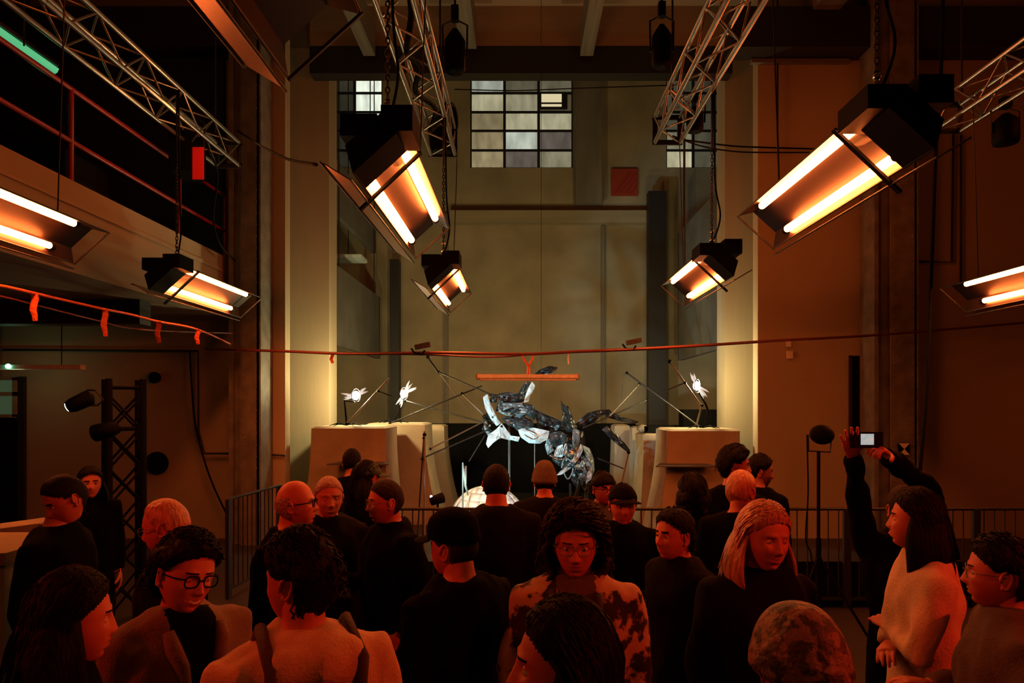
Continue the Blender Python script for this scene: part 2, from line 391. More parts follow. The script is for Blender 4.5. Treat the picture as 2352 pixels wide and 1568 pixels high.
# ------------------------------------------------------------------ steel columns with rivets
def column(x0, x1, y, label_side):
    c = empty('column_%s' % label_side, ((x0+x1)/2, y, 0)); c['kind'] = 'structure'
    w2 = (x1-x0)/2; H = TOP
    MB().box((-w2, -0.03, 0), (-w2+0.06, 0.40, H)).build('flange', 'steel_grey', c)
    MB().box((w2-0.06, -0.03, 0), (w2, 0.40, H)).build('flange', 'steel_grey', c)
    MB().box((-w2+0.06, 0.05, 0), (w2-0.06, 0.11, H)).build('web', 'steel_grey', c)
    MB().box((-w2*0.25, -0.03, 0), (w2*0.9, 0.0, H)).build('cover_plate', 'steel_grey', c)
    rv = MB()
    z = 0.1
    while z < H:
        for xx_ in (-w2*0.1, w2*0.72):
            rv.tube([(xx_, -0.05, z), (xx_, -0.028, z)], [0.010, 0.017], 6, smooth=False)
        z += 0.17
    tag(rv.build('rivets', 'steel_grey', c, fix=False), kind='stuff')
    return c
column(-4.30, -3.83, 10.02, 'left')
column(5.15, 5.80, 10.02, 'right')
o = empty('hourglass_sign', W(2077, 1031, 9.95), 0, 'small white and black hourglass sign on the riveted right column', 'sign')
MB().box((-0.085, 0, -0.09), (0.085, 0.01, 0.09)).build('plate', 'black', o)
MB().prism([(-0.08, -0.004, 0.085), (0.08, -0.004, 0.085), (0, -0.004, 0)], (0, 0.003, 0)).prism([(-0.08, -0.004, -0.085), (0.08, -0.004, -0.085), (0, -0.004, 0)], (0, 0.003, 0)).build('symbol', 'white_plate', o)
# right door and conduits
o = empty('door_1', (xx(1982, 10.48), 10.48, 0)); o['kind'] = 'structure'
MB().box((-0.19, -0.03, 0), (0.19, 0.0, zz(820, 10.5))).build('leaf', 'black', o)
MB().box((-0.22, -0.05, 0), (-0.19, 0.0, zz(817, 10.5))).box((0.19, -0.05, 0), (0.22, 0.0, zz(817, 10.5))).box((-0.22, -0.05, zz(820, 10.5)), (0.22, 0, zz(817, 10.5))).build('door_frame', 'dark_steel', o)
def pipe(label, pts, r=0.018, m='dark_steel', cat='pipe', name='conduit'):
    P = [W(*p) for p in pts]
    o = wire(name, P, r, m, sub=1); return tag(o, label, cat)
pipe('thin conduit forming a frame on the red wall right of the riveted column', [(2112, 600, 10.44), (2186, 602, 10.44), (2190, 300, 10.44)])
pipe('thin vertical conduit on the red wall above the far right heater', [(2207, 310, 10.44), (2207, 655, 10.44)])
pipe('fat vertical conduit beside the left riveted column on the red wall', [(602, 420, 10.44), (602, 945, 10.44)], 0.03, 'steel_grey')
pipe('thin horizontal conduit crossing the left wall at plinth height', [(600, 1042, 10.44), (655, 1046, 10.44)], 0.015)
pipe('dark conduit running along the lower left wall and down beside the steel column', [(6, 803, 10.4), (60, 803, 10.4), (455, 806, 10.4), (456, 990, 10.4), (470, 1041, 10.4), (525, 1041, 10.4)], 0.018)
pipe('long conduit down the red wall from ceiling above right heater', [(1786, 0, 10.44), (1786, 300, 10.44), (1790, 432, 10.44)], 0.014)
for i, (px, py, s) in enumerate([(1810, 790, 0.035), (1813, 815, 0.045)]):
    tag(MB().box((-s, -0.03, -s*1.3), (s, 0, s*1.3)).build('wall_socket', 'white_plate', M=Matrix.Translation(W(px, py, 10.48))), ['small pale wall socket, upper of a pair on the red wall', 'small pale wall socket, lower of a pair on the red wall'][i], 'socket')
for i, (px, py, r, l) in enumerate([(357, 867, 0.085, 'small round black vent high on the lower left wall'), (363, 1063, 0.165, 'large round black vent on the lower left wall beside the tower')]):
    o = empty('round_vent', W(px, py, 10.47), 0, l, 'vent')
    MB().tube([(0, -0.03, 0), (0, 0.02, 0)], r*0.93, 28, up=(0, 0, 1), smooth=False).build('disc', 'black_matte', o)
    pr = [(r*math.cos(a*math.pi/14), -0.03, r*math.sin(a*math.pi/14)) for a in range(29)]
    MB().tube(pr, r*0.07, 6, cap=False).build('rim', 'black', o, fix=False)

# ------------------------------------------------------------------ gallery on the left
GX = -4.41
struct('slab', (-8, -4, CH+1.30), (GX-0.12, 10.5, CH+1.50), 'ceiling')
struct('wall_gallery', (GX-0.12, -4, CH+1.30), (GX, 10.5, CH+2.20), 'plaster')
struct('beam', (-8, 5.0, CH+1.0), (GX-0.3, 5.25, CH+1.3), 'dark_steel')
struct('beam', (-8, 8.4, CH+1.0), (GX-0.3, 8.65, CH+1.3), 'dark_steel')
struct('trim_6', (GX, -4, CH+1.95), (GX+0.02, 10.0, CH+2.0), 'plaster')
struct('gallery_shade_sheet', (-7.6, -4, CH+1.5), (-7.5, 10.4, TOP-0.6), 'black_matte')  # black sheet added to keep the gallery interior in darkness
struct('gallery_shade_end', (-7.5, 10.3, CH+1.5), (GX-0.1, 10.38, 7.3), 'dark_steel')  # dark end sheet, added for the same gloom
g = empty('gallery_railing', (GX-0.06, 5, CH+2.2), 0, 'red painted steel railing along the gallery edge', 'railing')
rod('top_rail', (0, -8.5, 0.93), (0, 5.3, 0.93), 0.025, 'red_paint', g); rod('middle_rail', (0, -8.5, 0.41), (0, 5.3, 0.41), 0.025, 'red_paint', g)
for y in (-4.2, -2.1, 0.05+1.71, 3.9, 5.25): rod('post', (0, y, 0), (0, y, 0.93), 0.025, 'red_paint', g)
rod('post', (0, -5+6.76+0.0-1.0, 0), (0, -5+6.76-1.0, 0.93), 0.02, 'red_paint', g)
o = empty('green_tube_lamp', (W(55, 118, 6.2)), 0, 'glowing green tube lamp over the gallery railing', 'lamp')
a = W(-60, 30, 6.0)-o.location; b = W(131, 164, 6.55)-o.location
MB().bar(a, b, 0.05, 0.045).build('tube', 'green_glow', o); MB().bar(a+Vector((0, 0, 0.05)), b+Vector((0, 0, 0.05)), 0.09, 0.03).build('housing', 'dark_steel', o)
rod('hanging_wire', (0, 0, 0.05), (0, 0, TOP-o.location.z), 0.008, 'dark_steel', o, 6)
for i, (x, l) in enumerate([(-7.0, 'dark cabinet at the back of the gallery, nearer one'), (-6.4, 'dark cabinet at the back of the gallery near the steel column')]):
    o = empty('gallery_cabinet', (x, 7.0+2.4*i, CH+1.5), 0, l, 'cabinet')
    MB().box((-0.4, -0.5, 0), (0.4, 0.5, 1.9)).build('cabinet_body', 'black', o); MB().box((0.4, -0.46, 0.05), (0.42, 0.46, 1.85)).build('door', 'dark_steel', o)
# under the gallery: green window, strip lamp, dark door
o = empty('window_4', W(2, 912, 10.42)); o['kind'] = 'structure'
mat('green_pane', (0.05, 0.06, 0.05), 0.3, emit=(0.35, 0.62, 0.30), es=0.085)
ibox('pane', (-0.6, -0.01, 0.08), (0.20, 0.01, 0.26), 'green_pane', o); ibox('pane', (-0.6, -0.01, -0.26), (0.20, 0.01, 0.02), 'green_pane', o)
MB().box((-0.65, -0.04, 0.26), (0.26, 0.04, 0.31)).box((-0.65, -0.04, 0.02), (0.26, 0.04, 0.08)).box((-0.65, -0.04, -0.31), (0.26, 0.04, -0.26)).box((0.20, -0.04, -0.3), (0.26, 0.04, 0.3)).build('window_frame', 'wood_pale', o)
o = empty('door_2', (xx(10, 10.47), 10.47, 0)); o['kind'] = 'structure'
MB().box((-0.7, -0.04, 0), (0.24, 0, zz(958, 10.5))).build('leaf', 'black', o); MB().box((0.24, -0.06, 0), (0.34, 0, zz(865, 10.5))).build('door_frame', 'dark_steel', o)
o = empty('strip_lamp', W(60, 843, 9.6), 0, 'strip lamp with a green pilot light under the gallery', 'lamp')
MB().box((-0.9, -0.06, -0.03), (0.80, 0.06, 0.03)).build('housing', 'pale_batten', o); MB().ball((-0.2, -0.07, 0.01), 0.035, 12, 8).build('pilot_light', 'green_dot', o)
for x in (-0.6, 0.5): rod('hanging_wire', (x, 0, 0.03), (x, 0, CH+1.3-o.location.z), 0.008, 'dark_steel', o, 6)

# ------------------------------------------------------------------ trusses
def truss(label, x, z, y0, y1, s=0.30):
    t = empty('lighting_truss', (x, y0, z), 0, label, 'truss', 'aluminium trusses under the ceiling')
    L = y1-y0; h = s/2
    cs = [(-h, -h), (h, -h), (h, h), (-h, h)]
    for a, b in cs: rod('chord', (a, 0, b), (a, L, b), 0.025, 'alu', t, 10)
    n = int(L/0.36); st = L/n
    for fce in range(4):
        a = cs[fce]; b = cs[(fce+1) % 4]
        for k in range(n):
            p, q = (a, b) if (k+fce) % 2 == 0 else (b, a)
            rod('brace', (p[0], k*st, p[1]), (q[0], (k+1)*st, q[1]), 0.011, 'alu', t, 6)
    for yy in (0.0, L):
        MB().box((-h-0.03, yy-0.012, -h-0.03), (h+0.03, yy+0.012, -h+0.03)).box((-h-0.03, yy-0.012, h-0.03), (h+0.03, yy+0.012, h+0.03)).box((-h-0.03, yy-0.012, -h), (-h+0.03, yy+0.012, h)).box((h-0.03, yy-0.012, -h), (h+0.03, yy+0.012, h)).build('end_plate', 'dark_steel', t)
    for yy in (L*0.35, L*0.95): rod('hanging_wire', (0, yy, h), (0, yy, TOP-z), 0.012, 'dark_steel', t, 6)
    return t
TZ = CH + 3.3
truss('aluminium truss above the left gallery edge', -3.88, TZ, 1.5, 9.0)
truss('aluminium truss above the left big heater, wrapped in cables', -1.0, TZ, 2.5, 8.6)
truss('aluminium truss right of the middle window, catching white light', 1.74, TZ, 2.5, 8.2)
truss('aluminium truss entering at the far right edge', 4.88, TZ, 2.5, 7.85)
# cables wound on trusses
def cable(label, pts, r=0.015, m='black', cat='cable', name='cable', sub=6):
    return tag(wire(name, [W(*p) for p in pts], r, m, sub=sub), label, cat)
cable('cable bundle draped along the centre left truss', [(935, -60, 5.6), (945, 30, 5.8), (935, 120, 6.2), (965, 150, 6.6), (955, 210, 7.0), (1000, 250, 7.6), (990, 300, 8.0), (1035, 240, 8.3), (1047, 290, 8.5), (1020, 345, 8.6)], 0.03)
cable('dark cable sagging from the column to the left big heater', [(545, 300, 8.8), (600, 335, 7.0), (660, 365, 5.8), (727, 378, 4.6)], 0.012)
cable('black cable bundle leaving the end of the right truss, upper strand', [(1545, 318, 8.2), (1600, 325, 8.4), (1680, 335, 9.0), (1740, 338, 9.6), (1870, 342, 10.4)], 0.012)
cable('black cable leaving the end of the right truss, lower strand', [(1545, 312, 8.2), (1610, 335, 8.4), (1680, 347, 9.0), (1745, 350, 9.6), (1860, 350, 10.4)], 0.010)
cable('long thick black cable hanging down past the riveted right column', [(2166, -488, 7.6), (2165, 60, 7.6), (2150, 330, 7.6), (2140, 600, 7.6), (2128, 900, 7.6), (2112, 1092, 7.6), (2108, 1200, 7.6), (2105, 1300, 7.6)], 0.022)
cable('thin wire crossing in front of the middle window', [(1045, 205, 9.0), (1180, 208, 10), (1320, 203, 10), (1530, 196, 9.0)], 0.008)
cable('thin cable along the lower left wall behind the tower', [(436, 806, 10.38), (440, 880, 10.35), (450, 980, 10.35), (480, 1090, 10.3), (520, 1180, 10.3)], 0.014)
cable('twisted red lead hanging on the gallery posts', [(478, 345, 8.2), (500, 400, 8.6), (490, 500, 9.0), (505, 560, 9.3), (541, 600, 9.8)], 0.014)

# ------------------------------------------------------------------ infrared heaters
def heater(label, X, Z, yn, yf, side, lit=True, hang=None, e1=0.30, boxes=True):
    """side=+1: tilted to face the centre from the right, -1 from the left. yn..yf = tube span"""
    t = empty('tube_heater', (X, yn, Z), 0, label, 'heater', 'tube heaters over the audience')
    U = Vector((0.74*side, 0, -0.67)); N = Vector((-0.67*side, 0, -0.74))   # N = facing direction
    L = yf-yn; e0 = -0.28
    def q(u, n, y): return U*u + N*n + Vector((0, y, 0))
    def plate(name, u0, n0, u1, n1, y0, y1, m='reflector', th=0.006, segs=1):
        mb = MB(); a = q(u0, n0, y0); b = q(u1, n1, y0); d = (b-a); nn = Vector((d.z, 0, -d.x)).normalized()*th
        mb.prism([a, b, b+nn, a+nn], (0, y1-y0, 0)); return mb.build(name, m, t)
    plate('back_panel', -0.12, -0.085, 0.12, -0.085, e0, L+e1, 'panel_dark')
    plate('side_panel', -0.12, -0.085, -0.19, 0.02, e0, L+e1, 'panel_side')
    plate('side_panel', 0.12, -0.085, 0.19, 0.02, e0, L+e1, 'panel_side')
    plate('wing', 0.235, 0.04, 0.285, -0.13, e0, L+e1)
    for u, n in ((-0.193, 0.024), (0.193, 0.024), (0.232, 0.045), (0.29, -0.135)):
        rod('edge_bar', q(u, n, e0-0.02), q(u, n, L+e1+0.02), 0.007, 'dark_steel', t, 6)
    for s in (-1, 1):
        if lit: rod('tube', q(s*0.13, -0.02, 0), q(s*0.13, -0.02, L), 0.026, 'tube_glow', t, 10)
        else: rod('tube', q(s*0.13, -0.02, 0), q(s*0.13, -0.02, L), 0.019, 'dark_steel', t, 10)
        for yy in (-0.03, L-0.02): rod('tube_holder', q(s*0.13, -0.02, yy), q(s*0.13, -0.02, yy+0.05), 0.028, 'black', t, 10)
    # cross bars under the opening
    yb = 0.12
    MB().bar(q(-0.21, 0.035, yb), q(0.30, 0.045, yb), 0.035, 0.015).build('cross_bar', 'black', t)
    MB().bar(q(-0.20, 0.03, L+e1), q(0.20, 0.03, L+e1), 0.012, 0.012).build('cross_bar', 'dark_steel', t)
    hb_ = MB(); c8 = [q(u, n, yy) for yy in (e0-0.03, -0.03) for u, n in ((-0.20, 0.03), (0.20, 0.03), (0.13, -0.11), (-0.13, -0.11))]
    hb_.add(c8, [(0, 1, 2, 3), (4, 7, 6, 5), (0, 4, 5, 1), (1, 5, 6, 2), (2, 6, 7, 3), (3, 7, 4, 0)]).build('burner_housing', 'black', t)
    if boxes:
        MB().box((-0.20, -0.30, 0.05), (0.0, 0.02, 0.17)).build('control_box', 'black', t)
        MB().box((0.03, -0.34, 0.06), (0.20, -0.05, 0.20)).build('control_box', 'black', t)
        MB().tube([(0.0, -0.12, 0.10), (0.0, 0.20, 0.13)], 0.075, 14).ball((0, -0.13, 0.1), 0.075).build('blower_motor', 'black', t, fix=False)
        MB().tube([q(-0.1, -0.1, -0.1), q(-0.1, -0.16, 0.1), q(0.1, -0.14, 0.15), q(0.13, -0.09, 0.3)], 0.009, 6).build('feed_pipe', 'steel_grey', t, fix=False)
        MB().bar(q(-0.16, -0.06, 0.02), (0, 0.02, 0.27), 0.02, 0.02).bar(q(0.16, -0.06, 0.02), (0, 0.02, 0.27), 0.02, 0.02).build('bracket', 'dark_steel', t)
        MB().ball((0.0, -0.0, 0.27), 0.03).ball((0.0, -0.0, 0.35), 0.022).build('swivel', 'chrome', t)
    top = hang if hang else TZ
    # chain of links
    ch = MB(); z = 0.27 if boxes else 0.0; k = 0
    end = top-Z
    while z < end:
        a = k*math.pi/2; d = Vector((math.cos(a), math.sin(a), 0))*0.012
        if z < 1.2:
            pts = [Vector((0, 0, z)) + Vector((d.x*math.cos(s*math.pi/4)*1.0, d.y*math.cos(s*math.pi/4), 0.024*math.sin(s*math.pi/4)+0.02)) for s in range(9)]
            ch.tube(pts, 0.005, 4, cap=False); z += 0.036
        else:
            ch.tube([(0, 0, z), (0, 0, end)], 0.012, 6); break
        k += 1
    tag(ch.build('chain', 'dark_steel', t, fix=False), kind='stuff')
    ch2 = [Vector((0.01, 0, 0.25)), Vector((0.07, -0.05, 0.5)), Vector((0.03, 0.0, 0.9)), Vector((0.02, 0, end))]
    wire('power_cable', ch2, 0.009, 'black', t)
    # far suspension
    rod('hanging_wire', q(0, -0.09, L), Vector((0, L, end)), 0.006, 'dark_steel', t, 6)
    return t
HZ = CH + 1.41
heater('big glowing tube heater at upper right', 1.90, HZ, 3.66, 5.2, 1)
heater('big glowing tube heater left of the middle window', -0.79, HZ, 4.0, 5.55, -1)
heater('smaller glowing tube heater just beyond the left big one', -0.86, HZ, 7.45, 9.0, -1)
heater('smaller glowing tube heater right of the black post', 1.93, HZ, 6.95, 8.4, 1)
heater('glowing tube heater in front of the gallery wall, near the steel column', -3.62, CH+1.31, 7.15, 8.75, -1)
heater('glowing tube heater at left edge, nearer one by the gallery', -3.62, CH+1.33, 3.85, 5.4, -1)
heater('glowing tube heater cut off by the right edge', 4.75, CH+1.17, 5.6, 7.2, 1)
heater('tube heater overhead at the top left, only its dark far end in view', -0.80, HZ+0.03, 0.5, 1.85, -1, lit=False, e1=0.85)

# dark lamps hanging from above
def hung_lamp(label, px, py0, py1, Y, r, topz, red=False):
    p = W(px, py1, Y); h = (py1-py0)*Y/F
    o = empty('stage_lamp', p, 0, label, 'lamp')
    MB().tube([(0, 0, 0.0), (0, 0, 0.03), (0, 0, h*0.72), (0, 0, h*0.85), (0, 0, h)], [r*0.9, r, r, r*0.7, r*0.3], 16).build('housing', 'black', o, fix=False)
    MB().tube([(-r*1.15, 0, h*0.35), (-r*1.2, 0, h*1.1), (0, 0, h*1.25), (r*1.2, 0, h*1.1), (r*1.15, 0, h*0.35)], 0.012, 6, smooth=False).build('yoke', 'dark_steel', o, fix=False)
    MB().box((-r*0.35, -r*0.35, h*1.2), (r*0.35, r*0.35, h*1.55)).build('clamp', 'black', o)
    rod('pipe', (0, 0, h*1.5), (0, 0, topz-p.z), 0.014, 'dark_steel', o, 6)
    return o
hung_lamp('black lamp hanging left of the middle window, beside the truss', 1045, 68, 165, 7.6, 0.115, TOP)
hung_lamp('black lamp hanging right of the middle window, beside the truss', 1520, 58, 152, 7.6, 0.11, TOP)
hung_lamp('black box lamp hanging under the far end of the right truss', 1596, 245, 302, 8.05, 0.10, TZ)
hung_lamp('dark lamp hanging under the far right truss', 2310, 262, 330, 7.3, 0.13, TZ)
hung_lamp('black lamp hanging at the end of the centre left truss', 1015, 290, 350, 8.5, 0.13, TZ)
o = empty('gelled_lamp', W(448, 380, 8.3), 0, 'black stage lamp with a red gel flap below the left truss', 'lamp')
MB().box((-0.22, -0.2, -0.13), (0.04, 0.2, 0.35)).build('housing', 'black', o)
mat('red_gel', (0.6, 0.01, 0.01), 0.4, emit=(1, 0.01, 0.005), es=0.13)
MB().box((0.05, -0.17, -0.22), (0.18, -0.15, 0.16)).build('red_gel_flap', 'red_gel', o)
MB().tube([(-0.25, 0, 0), (-0.27, 0, 0.5), (0, 0, 0.6), (0.12, 0, 0.5), (0.10, 0, 0.1)], 0.012, 6, smooth=False).build('yoke', 'dark_steel', o, fix=False)
rod('pipe', (-0.05, 0, 0.3), (-0.05, 0, TZ-o.location.z), 0.015, 'dark_steel', o, 6)
# thin suspension wires in view
for i, (px, a, b, Y, l) in enumerate([(1573, 300, 640, 8.3, 'thin wire hanging between the right truss and the second right heater')]):
    o = rod('hanging_wire', W(px, a, Y), W(px, b, Y), 0.008, 'dark_steel'); tag(o, l, 'wire')

# ------------------------------------------------------------------ cable line with orange tags
def ribbon(px, py, Y, h, w_, par, name='orange_tag'):
    p = W(px, py, Y); mb = MB()
    n = 5; vs = []
    for i in range(n+1):
        z = -h*i/n; dx = 0.01*math.sin(i*1.7); tw = 0.3*math.sin(i*0.9)
        for s in (-1, 1): vs.append((p.x+dx+s*w_/2*math.cos(tw), p.y+s*w_/2*math.sin(tw), p.z+z))
    vs2 = [(x+0.0, y+0.004, z) for x, y, z in vs]; m = len(vs)
    fs = [(2*i, 2*i+1, 2*i+3, 2*i+2) for i in range(n)] + [(m+2*i, m+2*i+2, m+2*i+3, m+2*i+1) for i in range(n)]
    mb.add(vs+vs2, fs); return mb.build(name, 'orange_tag', par, fix=False)
o = empty('marker_line', (0, 0, 0), 0, 'orange cord with four hanging ribbon tags below the gallery', 'cord')
wire('cord', [W(-120, 640, 4.5), W(0, 656, 5.0), W(78, 673, 5.4), W(160, 692, 5.9), W(240, 710, 6.3), W(300, 722, 6.8), W(363, 738, 7.3), W(453, 756, 8.2), W(530, 790, 9.7)], 0.012, 'orange_tag', o)
wire('second_cord', [W(-120, 660, 4.6), W(0, 680, 5.1), W(100, 705, 5.6), W(220, 735, 6.4), W(330, 757, 7.2), W(535, 765, 9.7)], 0.008, 'red_cable', o)
for px, py, Y, h in ((78, 673, 5.4, 0.22), (240, 710, 6.3, 0.25), (363, 738, 7.3, 0.23), (453, 756, 8.2, 0.18)): ribbon(px, py, Y, h, 0.05, o)
o = empty('cable_line', (0, 0, 0), 0, 'red brown cable strung across the hall above the exhibit', 'cable')
wire('cable', [W(470, 801, 9.8), W(640, 806, 9.3), W(762, 811, 8.6), W(850, 812, 8.2), W(1000, 810, 8.0), W(1200, 813, 8.0), W(1330, 807, 8.0), W(1450, 802, 8.1), W(1600, 794, 8.4), W(1800, 781, 8.8), W(2015, 769, 9.6), W(2352, 741, 10.2), W(2395, 738, 10.3)], 0.018, 'red_cable', o)
wire('second_cable', [W(850, 812, 8.25), W(1000, 815, 8.05), W(1130, 820, 8.05), W(1250, 812, 8.05), W(1400, 806, 8.1), W(1540, 800, 8.3)], 0.010, 'red_cable', o)
ribbon(762, 812, 8.6, 0.12, 0.04, o)
for px, py, Y, l in ((960, 800, 8.0, 'dark clamp lying on the cable line, left of the exhibit'), (1445, 790, 8.1, 'small metal clamp lamp on the cable line, right of the exhibit')):
    c = empty('clamp_lamp', W(px, py, Y), 0, l, 'clamp')
    MB().box((-0.03, -0.04, -0.01), (0.15, 0.04, 0.045), M=Matrix.Rotation(R(-12), 4, 'Y')).build('lamp_body', 'dark_steel', c)
    MB().tube([(-0.08, 0, 0), (-0.04, 0, -0.05), (0.05, 0, -0.07), (0.08, 0, -0.02)], 0.012, 6).build('jaw', 'black', c, fix=False)
c = empty('fluorescent_batten', W(1212, 866, 8.0), R(1), 'pale pink fluorescent batten hung over the exhibit', 'lamp')
MB().box((-0.585, -0.06, -0.012), (0.585, 0.06, 0.032)).build('housing', 'pale_batten', c)
MB().box((-0.56, -0.045, -0.04), (0.56, 0.045, -0.012)).build('diffuser', 'pale_batten', c)
for s in (-1, 1): MB().box((s*0.585-0.02, -0.05, -0.03), (s*0.585+0.02, 0.05, 0.04)).build('end_cap', 'wood_pale', c)
wire('strap', [(0.0, 0, 0.03), (0.0, 0, 0.14), (-0.04, 0, 0.20), (-0.06, 0, 0.255)], 0.012, 'orange_tag', c); wire('strap', [(0.02, 0, 0.03), (0.02, 0, 0.14), (0.05, 0, 0.20), (0.07, 0, 0.255)], 0.012, 'orange_tag', c)
cable('small lead with plug dangling from the cable line', [(1306, 808, 8.0), (1305, 822, 8.0), (1306, 836, 8.0)], 0.006, 'pale_batten')

# ------------------------------------------------------------------ plinths
def plinth(label, x0, x1, y0, y1, zt_, fl, fr, m='concrete', curve=True, ledge=None):
    o = empty('concrete_plinth', ((x0+x1)/2, y0, 0), 0, label, 'plinth')
    hw = (x1-x0)/2; dy = y1-y0; n = 14; mb = MB(); vs = []
    bev = 0.05
    for i in range(n+1):
        t = i/n; z = zt_*t; k = (1-t)**2.0
        inset = bev if i == n else 0
        xa = -hw - fl*k + inset; xb = hw + fr*k - inset; ya = -0.25*k*(1 if curve else 0) + inset; yb = dy - inset
        vs += [(xa, ya, z), (xb, ya, z), (xb, yb, z), (xa, yb, z)]
        if i == n-1:
            vs[-4:] = [(x, y, zt_-bev*0.6) for x, y, _ in vs[-4:]]
    fs = [(i*4+k, i*4+(k+1) % 4, i*4+4+(k+1) % 4, i*4+4+k) for i in range(n) for k in range(4)] + [(0, 3, 2, 1), (n*4, n*4+1, n*4+2, n*4+3)]
    mb.add(vs, fs); mb.build('block', m, o)
    if ledge:
        lx0, lx1, lz = ledge
        MB().prism([(lx0-o.location.x, -0.35, lz), (lx1-o.location.x, -0.35, lz), (lx1-0.1-o.location.x, 0.05, lz+0.01), (lx0+0.15-o.location.x, 0.05, lz+0.01)], (0, 0, 0.02)).build('ledge', 'slab_grey', o)
    return o
plinth('flared plinth at left with a red lit front face', -3.34, -2.17, 10.8, 11.8, 1.71, 0.14, 0.15, ledge=(-3.0, -2.05, 1.13))
plinth('cream lit plinth behind the left red lit plinth', -2.75, -1.71, 11.95, 12.9, 1.73, 0.0, 0.30)
plinth('narrow cream plinth nearest the exhibit on its left', -1.92, -1.54, 13.4, 14.1, 1.66, 0.0, 0.25)
plinth('rounded plinth at right with a red lit front face', 2.31, 3.44, 10.8, 11.8, 1.67, 0.25, 0.0, ledge=(2.04, 2.98, 1.10))
plinth('cream lit plinth left of the rounded right plinth', 2.12, 2.75, 11.95, 12.8, 1.55, 0.12, 0.0)
plinth('narrow ribbed plinth nearest the exhibit on its right', 1.84, 2.14, 13.6, 14.2, 1.66, 0.08, 0.0)
plinth('slim pale plinth right of the exhibit, beside the ribbed one', 2.10, 2.34, 13.05, 13.4, 1.64, 0.02, 0.0)
c = empty('machine_box', (2.42, 12.3, 1.55), 0, 'small black machine box on the cream right plinth', 'box')
MB().box((-0.26, -0.2, 0), (0.28, 0.2, 0.13)).build('cover', 'black', c); MB().tube([(-0.26, -0.2, 0.08), (-0.26, 0.2, 0.08)], 0.07, 14).build('roller', 'wood_pale', c, fix=False)

# ------------------------------------------------------------------ railings
def railing(label, p0, p1, h, step=0.105, posts=8, skirt=True, z0=0.0):
    p0, p1 = Vector(p0), Vector(p1); L = (p1-p0).length; ang = math.atan2(p1.y-p0.y, p1.x-p0.x)
    o = empty('steel_railing', p0, ang, label, 'railing')
    rod('top_rail', (0, 0, h), (L, 0, h), 0.016, 'dark_steel', o)
    MB().box((0, -0.012, 0.08), (L, 0.012, 0.11)).build('bottom_rail', 'dark_steel', o)
    k = step
    while k < L:
        rod('baluster', (k, 0, 0.1), (k, 0, h), 0.007, 'dark_steel', o, 6); k += step
    n = max(1, round(L/1.35))
    for i in range(n+1): MB().box((L*i/n-0.035, -0.02, 0), (L*i/n+0.035, 0.02, h)).build('post', 'dark_steel', o)
    if skirt: MB().box((0, 0.03, 0.0), (L, 0.05, 0.46)).build('kick_board', 'black_matte', o)
    return o
railing('long black steel railing across the hall in front of the exhibit', (-1.95, 6.9, 0), (7.2, 6.9, 0), 1.0)
railing('short black railing running back beside the left steel column', (-3.12, 7.25, 0), (-3.02, 8.5, 0), 1.05, skirt=False)

# ------------------------------------------------------------------ bird lamps on spindly legs
def bird_lamp(label, px, py, Y, baseX, baseZ, kind):
    c0 = W(px, py, Y); o = empty('bird_lamp', (baseX, Y, baseZ), 0, label, 'lamp')
    c = c0 - o.location
    ring = [c + Vector((0.10*math.cos(a*math.pi/9)*0.6, 0.10*math.cos(a*math.pi/9)*0.5, 0.115*math.sin(a*math.pi/9))) for a in range(19)]
    MB().tube(ring, 0.007, 6, cap=False).build('ring', 'chrome', o, fix=False)
    MB().ball(c + Vector((-0.01, 0.02, 0)), (0.06, 0.05, 0.075)).build('bulb', 'lamp_white', o)
    rnd = random.Random(px)
    for k in range(9):
        if kind == 'left': ang = rnd.uniform(-2.7, -3.3) if k < 5 else rnd.uniform(0.3, 0.8)
        elif kind == 'mid': ang = rnd.uniform(0.2, 1.2) if k < 6 else rnd.uniform(-2.3, -1.8)
        else: ang = rnd.uniform(1.8, 2.2) if k < 4 else rnd.uniform(-1.1, -0.5)
        L = rnd.uniform(0.12, 0.21); d = Vector((math.cos(ang), rnd.uniform(-0.3, 0.3), math.sin(ang))).normalized()
        s = d.cross(Vector((0, 1, 0))).normalized()*0.013; b = c + d*0.06
        MB().prism([b-s, b+s*1.2, b+d*L*0.6+s*1.5, b+d*L, b+d*L*0.5-s], (0, 0.004, 0)).build('feather', 'feather_lit', o)
    # leg with knee and claw foot
    foot = Vector((0, 0, 0.015)); 
    if kind == 'right': pts = [c+Vector((0.02, 0, -0.11)), c+Vector((0.13, 0, -0.29)), c+Vector((0.18, 0, -0.42)), foot]
    elif kind == 'mid': pts = [c+Vector((0, 0, -0.08)), c+Vector((-0.02, 0, -0.2)), foot]
    else: pts = [c+Vector((0.04, 0, -0.11)), c+Vector((-0.19, 0, -0.09)), c+Vector((-0.16, 0, -0.35)), foot]
    MB().tube(pts, [0.011, 0.016, 0.021, 0.011][:len(pts)] if len(pts) == 4 else 0.009, 6).build('leg', 'black', o, fix=False)
    for a in (-2.9, -2.2, -0.9, -0.2):
        e = foot + Vector((0.27*math.cos(a), 0.2*math.sin(a), -0.010))
        MB().tube([foot, foot.lerp(e, 0.5)+Vector((0, 0, 0.035)), e], [0.010, 0.012, 0.004], 6).build('claw', 'black', o, fix=False)
bird_lamp('bird shaped lamp on thin claw legs on the left plinth', 818, 908, 11.1, W(795, 975, 11.1).x, 1.71, 'left')
bird_lamp('feathered lamp blazing left of the exhibit, on the cream plinth', 928, 904, 12.2, W(905, 973, 12.2).x, 1.73, 'mid')
bird_lamp('bird shaped lamp with one raised wing on the right plinth', 1602, 886, 11.1, W(1615, 978, 11.1).x, 1.67, 'right')

